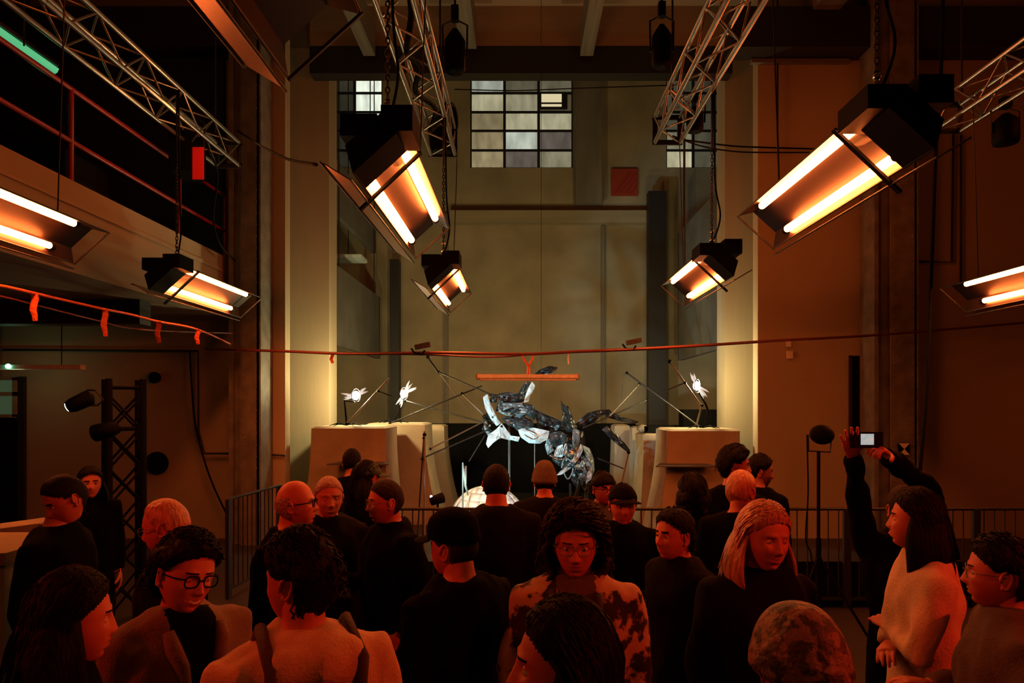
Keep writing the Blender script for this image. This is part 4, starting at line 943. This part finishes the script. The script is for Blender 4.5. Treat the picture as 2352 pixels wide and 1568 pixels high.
def folds(co, nr, amp, fr, seed):
    out = co.copy(); sv = Vector((seed*3.7, seed*1.3, 0))
    for i in range(len(co)):
        p = Vector(co[i]); q = Vector((p.x*fr, p.y*fr, p.z*fr*0.55)) + sv
        out[i] += nr[i]*amp*(noise.noise(q) + 0.5*noise.noise(q*2.3))
    return out
HAIRM = {'dark': 'hair_dark', 'brown': 'hair_brown', 'blond': 'hair_blond', 'grey': 'hair_grey'}
pid = [0]
def person(label, px, top, Y, yaw, hyaw=None, pitch=0, roll=0, hair='short', hc='dark', topm='cloth_black', smile=0.3, nose=1.0,
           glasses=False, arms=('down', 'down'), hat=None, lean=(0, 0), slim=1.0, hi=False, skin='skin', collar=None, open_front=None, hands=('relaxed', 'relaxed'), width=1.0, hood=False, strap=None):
    pid[0] += 1; sd = pid[0]
    va = math.degrees(math.atan2(px-VX, F)); hyaw = (hyaw if hyaw is not None else yaw) - va; yaw = yaw - va   # headings are given as seen from the viewer
    P = W(px, top, Y); H = P.z
    if hat in ('cap', 'beanie', 'flat', 'camo'): H -= 0.015
    hs = 0.98 if H > 1.6 else 0.95
    root = empty('person', (P.x, Y, 0), R(yaw), label, 'person')
    hy = R((hyaw if hyaw is not None else yaw) - yaw)
    lx, ly = lean  # shift of the head in local metres
    # --- head transform (local)
    hc_ = Vector((lx, ly-0.02, H - 0.120*hs))
    # world position wanted: keep the head centre on the person axis in the picture
    c, s_ = math.cos(R(yaw)), math.sin(R(yaw))
    off = Vector((c*hc_.x - s_*hc_.y, s_*hc_.x + c*hc_.y))
    root.location = (P.x - off.x, Y - off.y, 0)
    HM = Matrix.Translation(hc_) @ Matrix.Rotation(hy, 4, 'Z') @ Matrix.Rotation(R(pitch), 4, 'X') @ Matrix.Rotation(R(roll), 4, 'Y')
    # pitch > 0 looks down
    nt, npz = (104, 84) if hi else (56, 46)
    hg = head_grid(nt, npz, smile, nose, width, hs)
    flat = hg.reshape(-1, 3); hf = grid_faces(npz, nt)
    mids = []
    for f in hf:
        p = flat[list(f)].mean(0)/hs; x, y, z = p; m = 0
        if y < -0.05:
            mz = z + 0.064 - smile*8*x*x
            if abs(mz) < 0.011*(1-(x/0.027)**2 if abs(x) < 0.027 else 0) and abs(x) < 0.026: m = 3 if (smile >= 1.0 and -0.0045 < mz < 0.0035 and abs(x) < 0.02) else 1
            if 0.012 < abs(x) < 0.046 and abs(z-0.026+0.12*(abs(x)-0.028)**1*(1 if abs(x) > 0.03 else 0)) < 0.0032: m = 2
        mids.append(m)
    body = MB()
    body.v = [tuple(v) for v in xform(flat, HM)]; body.f = hf; body.m = mids; body.sm = [True]*len(hf)
    # ears
    for sx in (-1, 1):
        E = HM @ Matrix.Translation((sx*0.073*width*hs, 0.012*hs, -0.008*hs)) @ Matrix.Rotation(R(22*sx), 4, 'Z') @ Matrix.Rotation(R(-8), 4, 'X')
        pts = []
        for k in range(11):
            a = R(-100 + 30*k); pts.append(E @ Vector((sx*0.004, 0.017*math.cos(a)*(1 if a > 0 else 0.8), 0.029*math.sin(a)+0.002)))
        body.tube(pts, [0.004]+[0.0055]*9+[0.004], 6, 0)
        body.ball(E @ Vector((0, 0, 0)), (0.006, 0.014, 0.024), 8, 6, 0, E.to_3x3())
        body.ball(E @ Vector((0, -0.004, -0.024)), (0.006, 0.008, 0.009), 8, 6, 0, E.to_3x3())
    # eyes
    for sx in (-1, 1):
        ec = Vector((sx*0.031*hs*width, -0.0685*hs, 0.003*hs)); n0 = len(body.v)
        body.ball(HM @ ec, 0.0125*hs, 14, 12, 3, HM.to_3x3())
        for k in range(len(body.f)-14*12, len(body.f)):
            q = HM.inverted() @ (sum((Vector(body.v[i]) for i in body.f[k]), Vector())/4) - ec
            if q.z > 0.0045 - 0.003*smile or q.z < -0.0065+0.003*smile: body.m[k] = 0
            elif (q.x**2 + q.z**2) < 0.0052**2 and q.y < 0: body.m[k] = 4
    # neck, trunk, limbs underneath the clothes - one closed surface
    W_ = slim
    nb = Vector((lx*0.7, ly*0.7+0.02, H-0.30)); sh = H*0.815
    def fr(z): t = max(0, min(1, (z-H*0.5)/(H*0.35))); return Vector((lx*0.65*t*t, ly*0.65*t*t, 0))
    def trunk(mb, g):
        rg = []
        for fz, rx, ry, cy in ((0.47, 0.150, 0.105, 0), (0.53, 0.160, 0.112, 0), (0.60, 0.145, 0.105, 0.0), (0.68, 0.160, 0.112, 0.0), (0.75, 0.178, 0.118, 0.005), (0.79, 0.182, 0.108, 0.01), (0.822, 0.155, 0.092, 0.015), (0.845, 0.108, 0.078, 0.02), (0.865, 0.066, 0.064, 0.022)):
            z = H*fz; o_ = fr(z); rg.append((o_.x, o_.y+cy, z, (rx+g)*W_, (ry+g)*W_))
        mb.rings(rg, 24)
    S_ = {}
    for i, sx in enumerate((-1, 1)):
        o_ = fr(sh); s0 = Vector((o_.x + sx*0.168*W_, o_.y+0.015, sh-0.012))
        a = arms[i]
        if a == 'down': e = s0 + Vector((sx*0.055, 0.03, -0.275)); wv = e + Vector((sx*-0.005, -0.06, -0.235))
        elif a == 'pocket': e = s0 + Vector((sx*0.09, 0.07, -0.265)); wv = e + Vector((-sx*0.05, -0.13, -0.20))
        elif a == 'front': e = s0 + Vector((sx*0.06, 0.0, -0.27)); wv = e + Vector((-sx*0.10, -0.22, 0.03))
        elif a == 'crossed': e = s0 + Vector((sx*0.07, -0.06, -0.26)); wv = e + Vector((-sx*0.235, -0.07, 0.0+0.03*sx))
        elif a == 'chin': e = s0 + Vector((sx*0.05, -0.14, -0.23)); wv = e + Vector((-sx*0.10, -0.10, 0.20))
        else:
            M_ = Matrix.Translation(root.location) @ Matrix.Rotation(R(yaw), 4, 'Z'); Mi = M_.inverted()
            e = Mi @ Vector(a[0]); wv = Mi @ Vector(a[1])
        S_[sx] = (s0, e, wv)
    inner = MB(); trunk(inner, -0.012)
    inner.tube([nb-Vector((0, 0, 0.05)), nb+Vector((0, 0, 0.02)), hc_+Vector((-0.0, 0.03, -0.065)), hc_+Vector((0, 0.028, -0.01))], [0.062*W_, 0.056*W_, 0.054*W_, 0.05], 16)
    for sx in (-1, 1):
        s0, e, wv = S_[sx]
        inner.tube([s0-Vector((sx*0.05, 0, 0)), s0, s0.lerp(e, 0.5), e, e.lerp(wv, 0.4), wv], [0.055, 0.05, 0.043, 0.036, 0.034, 0.023], 12)
        inner.tube([(sx*0.085, 0, H*0.5), (sx*0.09, 0, H*0.40), (sx*0.095, -0.01, H*0.27), (sx*0.095, 0.015, H*0.18), (sx*0.095, 0.01, 0.06)], [0.085*W_, 0.08*W_, 0.052, 0.05, 0.034], 14)
        inner.tube([(sx*0.095, 0.04, 0.05), (sx*0.10, -0.06, 0.035), (sx*0.105, -0.14, 0.028)], [0.035, 0.034, 0.022], 10)
    co, nr, fs = remesh(inner, 0.016 if hi else 0.02, 3)
    body.add(co, fs, 0, True)
    for i, sx in enumerate((-1, 1)):
        s0, e, wv = S_[sx]; hk = hands[i]; kind, nrm = (hk, None) if isinstance(hk, str) else hk
        d = (wv-e).normalized()
        if nrm is None:
            nrm = Vector((-sx, 0, 0)) if abs(d.z) > 0.6 else Vector((0, 0.3, -1))
        else:
            nrm = Matrix.Rotation(-R(yaw), 3, 'Z') @ Vector(nrm)
        M_ = Matrix.Translation(wv) @ frame_along(d, nrm)
        M_ = M_ @ Matrix.Diagonal((-sx*1.0 if True else 1, 1, 1, 1)) if sx == 1 else M_
        hco, hn, hfs = hand_geo(kind)
        if sx == 1: hfs = [tuple(reversed(f)) for f in hfs]
        body.add(xform(hco, M_), hfs, 0, True)
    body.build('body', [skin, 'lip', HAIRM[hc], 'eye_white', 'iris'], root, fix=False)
    # --- garment
    gm = MB(); g = 0.022; trunk(gm, g)
    o_ = fr(H*0.45); gm.rings([(0, 0, H*0.45, 0.172*W_, 0.128*W_), (0, 0, H*0.50, 0.178*W_, 0.132*W_)], 24)
    gm.tube([nb-Vector((0, 0, 0.06)), nb+Vector((0, 0.0, 0.035)), nb+Vector((0, 0.0, 0.05))], [0.10*W_, 0.073*W_, 0.068*W_], 16)
    for sx in (-1, 1):
        s0, e, wv = S_[sx]; we = e.lerp(wv, 0.97)
        gm.tube([s0-Vector((sx*0.07, 0, 0)), s0-Vector((0, 0, 0.005)), s0.lerp(e, 0.5), e, e.lerp(wv, 0.5), we], [0.075, 0.076, 0.064, 0.057, 0.050, 0.042], 14)
    if hood:
        gm.tube([nb+Vector((-0.10, 0.02, 0.0)), nb+Vector((-0.08, 0.085, 0.0)), nb+Vector((0, 0.12, 0.0)), nb+Vector((0.08, 0.085, 0.0)), nb+Vector((0.10, 0.02, 0.0))], [0.035, 0.055, 0.065, 0.055, 0.035], 12)
    co, nr, fs = remesh(gm, 0.015 if hi else 0.021, 3)
    co = folds(co, nr, 0.020 if hi else 0.013, 8.0, sd)
    mb = MB(); mb.add(co, fs, 0, True)
    mats = [topm]
    if open_front:   # darker shirt showing between the open jacket fronts
        mats.append(open_front)
        for k, f in enumerate(mb.f):
            p = sum((Vector(mb.v[i]) for i in f), Vector())/len(f); o_ = fr(p.z)
            if p.y < o_.y-0.02 and abs(p.x-o_.x) < 0.07 and p.z < H*0.90: mb.m[k] = 1
    mb.build('jacket' if open_front or hood else 'top', mats, root, fix=False)
    def surf(x, z, sy=-1):
        m_ = (co[:, 1]*sy > fr(z).y*sy + 0.02) if True else None
        c_ = co[m_]; d_ = (c_[:, 0]-x)**2 + (c_[:, 2]-z)**2; i_ = np.argsort(d_)[:4]
        return Vector((x, float(c_[i_, 1].mean()), z))
    if open_front:
        for sx in (-1, 1):
            pts = [surf(fr(H*f).x + sx*(0.066+0.012*math.sin(f*40)), H*f) + Vector((0, -0.004, 0)) for f in np.linspace(0.50, 0.835, 12)]
            MB().tube(pts, [0.016]*8+[0.020, 0.026, 0.03, 0.02], 8, flat=0.8).build('lapel', topm, root, fix=False)
    if strap:
        for sx in (-1, 1):
            pts = [surf(sx*0.10, H*0.66, 1)+Vector((0, 0.012, 0)), surf(sx*0.105, H*0.72, 1)+Vector((0, 0.012, 0)), surf(sx*0.11, H*0.78, 1)+Vector((0, 0.010, 0)), surf(sx*0.112, H*0.82, 1)+Vector((0, 0.004, 0.01)),
                   Vector((sx*0.112, 0.02, max(c3[2] for c3 in co if abs(c3[0]-sx*0.112) < 0.02 and abs(c3[1]-0.02) < 0.03)+0.008)), surf(sx*0.11, H*0.80, -1)+Vector((0, -0.008, 0)), surf(sx*0.105, H*0.70, -1)+Vector((0, -0.008, 0))]
            MB().tube(pts, [0.012]+[0.017]*(len(pts)-2)+[0.012], 8).build('strap', strap, root, fix=False)
    if collar:
        cm = MB(); pts = [nb + Vector((0.085*math.sin(a), -0.082*math.cos(a)-0.005, -0.02+0.035*(1-math.cos(a))/2)) for a in [R(25+31*k) for k in range(11)]]
        n = len(pts); vs = []
        for p in pts:
            ou = Vector((p.x-nb.x, p.y-nb.y, 0)).normalized(); vs += [p + ou*0.028+Vector((0, 0, -0.045)), p + ou*0.006+Vector((0, 0, 0.02)), p - ou*0.002+Vector((0, 0, 0.018)), p + ou*0.018+Vector((0, 0, -0.045))]
        cm.add(vs, [(4*i+k, 4*i+(k+1) % 4, 4*i+4+(k+1) % 4, 4*i+4+k) for i in range(n-1) for k in range(4)] + [(0, 1, 2, 3), (4*n-1, 4*n-2, 4*n-3, 4*n-4)], 0, False)
        cm.build('collar', collar, root)
    tr = MB()
    tr.rings([(0, 0, H*0.44, 0.10, 0.08), (0, 0, H*0.47, 0.165*W_, 0.12*W_), (0, 0, H*0.53, 0.155*W_, 0.115*W_)], 20)
    for sx in (-1, 1):
        tr.tube([(sx*0.08, 0, H*0.5), (sx*0.09, 0, H*0.40), (sx*0.095, -0.01, H*0.27), (sx*0.095, 0.01, H*0.16), (sx*0.095, 0.01, 0.07)], [0.096*W_, 0.094*W_, 0.072, 0.066, 0.058], 14)
    co, nr, fs = remesh(tr, 0.025, 2); co = folds(co, nr, 0.01, 8, sd+50)
    MB().add(co, fs, 0, True).build('trousers', 'cloth_trousers', root, fix=False)
    for sx in (-1, 1):
        MB().tube([(sx*0.10, 0.075, 0.045), (sx*0.10, 0.03, 0.06), (sx*0.102, -0.06, 0.045), (sx*0.107, -0.15, 0.03), (sx*0.108, -0.185, 0.024)], [0.028, 0.046, 0.043, 0.036, 0.018], 12).box((sx*0.105-0.045, -0.19, 0), (sx*0.105+0.045, 0.10, 0.018)).build('shoe', 'shoe', root, fix=False)
    # --- hair
    X, Yv, Z = hg[..., 0]/hs, hg[..., 1]/hs, hg[..., 2]/hs
    nn = hg.copy(); nn[..., 2] *= 0.8; nn /= np.maximum(np.linalg.norm(nn, axis=-1, keepdims=True), 1e-6)
    front = np.clip((-Yv)/0.088, 0, 1)
    line = np.where(Yv < 0, 0.066 - 0.035*np.clip(np.abs(X)/0.072, 0, 1)**3 - (0.066+0.0)*sstep(-0.035, -0.005, Yv)*0.6, -0.082)
    line = np.where((Yv >= -0.02) & (Yv < 0.03), 0.016, line)
    if hair == 'bald': line = np.where(Yv < 0.02, 0.2, -0.075); top_lim = 0.045
    elif hair == 'receding': line = line + 0.025*front; top_lim = 9
    elif hair == 'fringe': line = line - 0.034*front; top_lim = 9
    else: top_lim = 9
    hh = Z - line
    if hair == 'bald': hh = np.minimum(hh, top_lim - Z)
    thick = {'bald': 0.005, 'receding': 0.008, 'crop': 0.006, 'short': 0.016, 'wavy': 0.026, 'curly': 0.040, 'long': 0.016, 'bob': 0.018, 'fringe': 0.016, 'tied': 0.012}[hair]
    if hat and hair not in ('long', 'curly'): thick *= 0.6
    tk = thick*np.clip((hh+0.004)/0.022, 0, 1)
    nzv = np.zeros_like(tk); fq, am = {'curly': (34, 0.55), 'wavy': (30, 0.45), 'short': (34, 0.35)}.get(hair, (40, 0.2))
    for i in range(nzv.shape[0]):
        for k in range(nzv.shape[1]):
            if hh[i, k] > -0.01:
                q = Vector((X[i, k]*fq+sd, Yv[i, k]*fq, Z[i, k]*fq*0.6)); nzv[i, k] = noise.noise(q)+0.4*noise.noise(q*2.7)
    shell = hg + nn*(tk*(1+am*nzv) + 0.0015)[..., None]*hs
    mask = (hh > 0); mk = mask & np.roll(mask, -1, 1); mk = mk[:-1] & mk[1:] | (mask[:-1] & mask[1:])
    hb = MB(); hb.v = [tuple(v) for v in xform(shell.reshape(-1, 3), HM)]; hf2 = grid_faces(npz, nt, mk[:npz]); hb.f = hf2; hb.m = [0]*len(hf2); hb.sm = [True]*len(hf2)
    if hair in ('long', 'bob', 'curly'):
        Lh = {'long': 0.34, 'bob': 0.15, 'curly': 0.21}[hair]; na, nv = 34, 14; vs = []
        for lay in (0, 1):
            for i in range(nv+1):
                t = i/nv
                for k in range(na+1):
                    a = R(-118 + 236*k/na)   # around the back
                    r0 = Vector((0.083*math.sin(a)*width, 0.022+0.086*math.cos(a), 0.03))
                    flare = (0.03*t + 0.035*math.sin(min(1, t*1.2)*math.pi)*abs(math.sin(a)))*(1 if hair == 'long' else 0.5)
                    p = r0 + Vector((math.sin(a), math.cos(a), 0))*(flare-0.013*lay) + Vector((0, 0.0, -Lh*t*(0.88+0.12*math.cos(3*a+sd)+0.10*noise.noise(Vector((a*11, sd, 0))))))
                    wv_ = noise.noise(Vector((a*5+sd, t*3, sd)))*0.014*(0.3+t) + (0.028*noise.noise(Vector((a*9+sd, t*9, sd)))+0.02*math.sin(math.pi*min(1, t+0.2)) if hair == 'curly' else 0.004*math.sin(a*46))
                    p += Vector((math.sin(a), math.cos(a), 0))*wv_
                    p = HM.to_3x3() @ (p*hs) if t < 0.15 else (Matrix.Rotation(hy, 3, 'Z') @ (p*hs)).lerp(HM.to_3x3() @ (p*hs), max(0, 1-(t-0.15)*2))
                    vs.append(p + hc_)
        w2 = na+1; N0 = (nv+1)*w2
        fs = [(i*w2+k, i*w2+k+1, (i+1)*w2+k+1, (i+1)*w2+k) for i in range(nv) for k in range(na)]
        fs += [tuple(reversed([j+N0 for j in f])) for f in fs]
        fs += [(i*w2, (i+1)*w2, (i+1)*w2+N0, i*w2+N0) for i in range(nv)] + [(i*w2+na, i*w2+na+N0, (i+1)*w2+na+N0, (i+1)*w2+na) for i in range(nv)] + [(nv*w2+k, nv*w2+k+1, nv*w2+k+1+N0, nv*w2+k+N0) for k in range(na)]
        hb.add(vs, fs, 0, True)
    rr = random.Random(sd)
    ns = {'curly': 700, 'wavy': 260, 'long': 420, 'short': 140, 'fringe': 140, 'tied': 60, 'bob': 140}.get(hair, 0)
    if not hi: ns = ns//4
    idx = np.argwhere(hh > 0.012)
    lift = thick + 0.004; HMi = HM.inverted()
    for _ in range(ns if len(idx) else 0):
        i, k = idx[rr.randrange(len(idx))]; nv_ = Vector(nn[i, k]); q = Vector(shell[i, k])
        side = 1 if q.x > 0 else -1
        L = {'curly': 0.20, 'wavy': 0.05, 'long': 0.30, 'fringe': 0.06, 'short': 0.04, 'tied': 0.05, 'bob': 0.16}[hair]*rr.uniform(0.7, 1.1); m = 10 if hair in ('curly', 'long') else 6
        ax = rr.uniform(0, 6.28); pts = []
        # comb direction: away from the parting, backwards and down
        fl = Vector((side*0.5, 0.65 if hair != 'fringe' or q.y > -0.03 else -0.4, -0.75)) + Vector((rr.uniform(-.2, .2), rr.uniform(-.2, .2), rr.uniform(-.1, .1)))
        if hair in ('long', 'bob') and q.z < 0.03: fl = Vector((side*0.1, 0.1, -1))
        jit = rr.uniform(-0.002, 0.003)
        for j in range(m):
            cu = Vector((math.cos(ax+j*1.5), math.sin(ax+j*1.5), 0))*(0.012 if hair == 'curly' else 0.0015 if hair != 'wavy' else 0.004)
            pts.append(HM @ (q+cu))
            q = q + fl.normalized()*L/m
            zc = max(q.z, -0.02)
            e = Vector((q.x/(0.076*width*hs+lift), q.y/((0.090 if q.y < 0 else 0.099)*hs+lift), zc/(0.120*hs+lift))); r_ = e.length
            if q.z > -0.02:
                if True: q = Vector((q.x/r_, q.y/r_, q.z/r_ if q.z > 0 else q.z))*(1.0+jit*8) if r_ > 0.3 else q
            else:
                e2 = math.hypot(q.x/(0.080*hs+lift), q.y/(0.100*hs+lift))
                if e2 < 1: q.x /= max(e2, 0.3); q.y /= max(e2, 0.3)
            if q.z < 0.04: fl = fl*0.6 + Vector((side*0.06, 0.05, -0.5))
            if hair == 'curly': fl += nv_*0.03
            if hair in ('long', 'bob') and q.y < -0.02*hs: q.y = q.y*0.5 + -0.01   # keep the face free
        if hair in ('wavy', 'short', 'fringe') and len(pts) > 3: pts = [p for p in pts if (HMi @ p).z > -0.075]
        if len(pts) < 3: continue
        m = len(pts)
        hb.tube(pts, [0.003]*(m-1)+[0.0008], 3, cap=False)
    hb.build('hair', HAIRM[hc], root, fix=False)
    # --- hats
    if hat:
        hmat = {'cap': 'cloth_dark', 'flat': 'cloth_black', 'beanie': 'cloth_beanie', 'camo': 'cloth_camo', 'green': 'cloth_green'}[hat]
        lo = {'cap': 0.035, 'flat': 0.03, 'beanie': -0.012, 'camo': 0.0, 'green': 0.03}[hat]
        t_ = {'cap': 0.016, 'flat': 0.022, 'beanie': 0.016, 'camo': 0.024, 'green': 0.018}[hat]
        slope = 0.0 if hat == 'beanie' else 0.25
        lim = lo - slope*Yv*0.5
        prof = t_*np.clip((Z-lim+0.02)/0.03, 0.5, 1)
        if hat == 'beanie': prof = prof + 0.018*np.clip((Z-0.07)/0.04, 0, 1) + 0.0035*np.sin(np.arctan2(X, Yv)*26) + 0.005*gs(Z, lo+0.015, 0.012)
        if hat == 'camo': prof = prof + 0.01*np.clip((Z-0.06)/0.05, 0, 1)
        if hat == 'flat': prof = prof + 0.02*np.clip((Z-0.05)/0.04, 0, 1)
        sh2 = hg + nn*prof[..., None]*hs; sh3 = hg + nn*0.003
        mask = Z > lim; mk = mask[:-1] & mask[1:]
        cb = MB(); cb.v = [tuple(v) for v in xform(sh2.reshape(-1, 3), HM)]; f_ = grid_faces(npz, nt, mk); cb.f = f_; cb.m = [0]*len(f_); cb.sm = [True]*len(f_)
        # rim band so the edge has thickness
        for k in range(nt):
            for i in range(npz):
                if mk[i, k] and (i+1 >= npz or not mk[i+1, k]):
                    a = sh2[i+1, k]; b = sh2[i+1, (k+1) % nt]; c2 = sh3[i+1, (k+1) % nt]; d2 = sh3[i+1, k]
                    cb.add([HM @ Vector(v) for v in (a, b, c2, d2)], [(0, 1, 2, 3)]); break
        cb.build('hat', hmat, root, fix=False)
        if hat in ('cap', 'flat', 'green'):
            vs = []; na = 12
            for lay in (0, 0.004):
                for r_ in range(4):
                    for k in range(na+1):
                        a = R(-62+124*k/na); rr_ = 0.075 + 0.06*r_/3*math.cos(a*0.9)
                        vs.append(HM @ (Vector((rr_*math.sin(a), -0.012-(0.088+0.062*r_/3)*math.cos(a*0.95), 0.048 - 0.010*r_/3 - 0.016*math.sin(a)**2 + lay))*hs))
            w2 = na+1; N0 = 4*w2; f1 = [(i*w2+k, i*w2+k+1, (i+1)*w2+k+1, (i+1)*w2+k) for i in range(3) for k in range(na)]
            f1 += [tuple(reversed([j+N0 for j in f])) for f in f1] + [(3*w2+k, 3*w2+k+1, 3*w2+k+1+N0, 3*w2+k+N0) for k in range(na)]
            MB().add(vs, f1, 0, True).build('brim', hmat, root)
    if glasses:
        gl = MB(); ln = MB()
        for sx in (-1, 1):
            ring = []
            for k in range(17):
                a = 2*math.pi*k/16; cx = 0.024*math.copysign(abs(math.cos(a))**0.7, math.cos(a)); cz = 0.018*math.copysign(abs(math.sin(a))**0.7, math.sin(a))
                ring.append(HM @ (Vector((sx*0.032+cx, -0.094+0.10*(abs(cx+sx*0.032*0)**1)*0.1, 0.001+cz))*hs))
            gl.tube(ring, 0.0026 if glasses == 'thick' else 0.0013, 6, cap=False)
            gl.tube([HM @ (Vector((sx*0.056, -0.092, 0.008))*hs), HM @ (Vector((sx*0.078, -0.06, 0.008))*hs), HM @ (Vector((sx*0.082, 0.015, 0.004))*hs)], 0.0026 if glasses == 'thick' else 0.0014, 6)
        gl.tube([HM @ (Vector((-0.009, -0.097, 0.004))*hs), HM @ (Vector((0, -0.101, 0.007))*hs), HM @ (Vector((0.009, -0.097, 0.004))*hs)], 0.0024 if glasses == 'thick' else 0.0014, 6)
        gl.build('glasses', 'black' if glasses == 'thick' else 'steel_grey', root, fix=False)
    return root, S_, HM
TANO = dict(skin='skin')
person('man in a dark jumper with cropped hair looking down, at left', 150, 1090, 3.3, 60, -68, 28, hair='crop', hc='dark', smile=0)
person('small smiling woman with dark long hair in front of the lattice tower', 207, 1075, 5.2, 10, 5, 0, hair='long', hc='dark', slim=0.88)
person('fair haired man with thin glasses seen from behind the smiling man', 380, 1148, 3.0, -110, -112, 12, hair='receding', hc='blond', glasses='thin', topm='cloth_dark')
p4 = person('smiling man with thick glasses and khaki jacket holding a phone', 425, 1232, 2.15, 25, 30, 8, 10, hair='wavy', hc='dark', glasses='thick', topm='cloth_khaki', open_front='cloth_black', smile=1.05, hi=True, collar='cloth_dark', arms=('front', 'front'), hands=(('grip', (0.2, -1, 0.3)), 'relaxed'))
person('dark haired woman in profile at the bottom left corner', 165, 1318, 1.75, 100, 88, 4, hair='long', hc='dark', hi=True, slim=0.9, smile=0.1, nose=0.8)
p6 = person('dark haired man seen from behind in a tan hooded jacket', 690, 1232, 1.85, -165, -128, 2, hair='wavy', hc='dark', topm='cloth_tan', hi=True, hood=True, collar='cloth_tan', smile=0, slim=1.05, strap='cloth_brown')
person('balding man with thick glasses in profile, left of the talking pair', 680, 1103, 3.4, 60, 78, -4, hair='bald', hc='grey', glasses='thick', smile=0.2, hi=True)
person('smiling grey haired man facing the camera between two others', 755, 1095, 3.9, 10, 8, 2, hair='crop', hc='grey', smile=1.0, topm='cloth_dark', hi=True)
person('person seen from behind against the left red lit plinth', 808, 1030, 5.9, 180, 180, 0, hair='crop', hc='dark')
person('person in a green cap standing behind the laughing man', 842, 1062, 4.7, 120, 100, 4, hair='long', hc='dark', hat='green', slim=0.92)
person('laughing man with glasses in a black jacket facing left', 885, 1102, 3.7, -65, -75, 3, hair='crop', hc='brown', glasses='thin', smile=0.9, topm='cloth_black', hi=True, arms=('front', 'pocket'))
person('broad man in black seen from behind in front of the dome', 1140, 1067, 4.0, 180, 178, 0, hair='crop', hc='dark', topm='cloth_dark', slim=1.15)
person('person in a ribbed brown beanie seen from behind', 1251, 1062, 4.9, 180, 184, 0, hair='crop', hc='dark', hat='beanie', topm='cloth_dark')
person('man in a black flat cap turned away, left of the curly haired man', 1042, 1178, 2.6, -140, -128, 4, hair='crop', hc='brown', hat='flat', topm='cloth_black', hi=True, slim=1.1)
person('curly long haired man with glasses in a patterned jacket', 1322, 1172, 2.45, 0, 0, 6, hair='curly', hc='brown', glasses='thin', topm='cloth_pattern', open_front='cloth_grey', collar='cloth_khaki', hi=True, smile=0.1, slim=1.05)
person('dark haired woman in profile facing left at the bottom centre', 1292, 1392, 1.30, -70, -84, -4, 0, hair='long', hc='dark', hi=True, smile=0.1, slim=0.9, nose=0.8)
person('woman with fringe and glasses near the creature', 1385, 1086, 5.0, 20, 28, 2, hair='fringe', hc='dark', glasses='thick', topm='cloth_brown', slim=0.88)
person('man in a dark cap facing the camera, behind the curly haired man', 1430, 1108, 3.95, 5, 12, 4, hair='short', hc='dark', hat='cap', topm='cloth_black')
person('dark haired woman turned left, between the curly man and the fair long haired person', 1548, 1172, 3.15, -50, -48, 0, hair='short', hc='dark', topm='cloth_dark', slim=0.9, smile=0.5)
person('person with dark bobbed hair seen from behind by the right plinth', 1590, 1090, 4.3, 170, -160, 0, hair='bob', hc='dark', slim=0.92)
person('tall dark haired man looking right in front of the right plinth', 1688, 1028, 4.5, 150, 95, 4, hair='wavy', hc='dark', smile=0)
person('person with short fair hair seen from behind, below the tall man', 1702, 1080, 3.9, 165, 150, 4, hair='crop', hc='blond', smile=0)
person('person in black half hidden behind the tall dark haired man', 1745, 1046, 5.1, 150, 100, 8, hair='short', hc='dark')
person('smiling person with long fair hair facing right', 1755, 1160, 2.5, 30, 36, 4, 4, hair='long', hc='blond', hi=True, smile=0.9, topm='cloth_dark', width=1.05)
person('person in a camouflage cap seen from above and behind', 1838, 1402, 1.42, -160, -150, 8, hair='crop', hc='dark', hat='camo', topm='cloth_black', hi=True)
# person filming with raised arms
hl, hr = W(1957, 1040, 3.2), W(2040, 1042, 3.15)
person('person in black raising both arms to film with a phone', 2078, 1116, 3.45, 175, -168, -6, hair='receding', hc='brown', topm='cloth_black', skin='skin',
       arms=(((W(1985, 1180, 3.4)), W(1962, 1047, 3.22)) if False else (W(2130, 1120, 3.45), W(2037, 1045, 3.18)), (W(1975, 1165, 3.4), W(1958, 1045, 3.2))), hands=(('grip', (-0.6, -0.4, 0)), ('open', (0.2, 1, 0))), hi=True)
ph = empty('smartphone', W(1990, 1010, 3.13), 0, 'raised phone with its bright screen showing the exhibit', 'phone')
MB().box((-0.075, -0.004, -0.037), (0.075, 0.004, 0.037)).build('case', 'black', ph); MB().box((-0.028, -0.0055, -0.022), (0.032, -0.004, 0.028)).build('screen', 'phone_glow', ph)
person('long haired woman in a cream jumper with folded arms', 2103, 1128, 2.75, -80, -88, -3, hair='long', hc='dark', topm='cloth_cream', hi=True, arms=('crossed', 'crossed'), slim=0.95, smile=0.2, nose=0.8)
person('dark haired person with glasses in profile at the right edge', 2295, 1235, 2.25, -75, -86, 0, hair='short', hc='dark', topm='cloth_grey', glasses='thin', hi=True, arms=('front', 'front'), slim=1.0)
# phone in the smiling man's hand
r4, S4, H4 = p4; Mw = Matrix.Translation(r4.location) @ Matrix.Rotation(R(25), 4, 'Z')
wv = Mw @ (S4[-1][2] + (S4[-1][2]-S4[-1][1]).normalized()*0.085 + Vector((0, 0, 0.03)))
ph = empty('smartphone', wv, R(20), 'dark phone held low by the smiling man in glasses', 'phone')
MB().box((-0.036, -0.005, -0.07), (0.036, 0.005, 0.07), M=Matrix.Rotation(R(-35), 4, 'X')).build('case', 'black', ph)
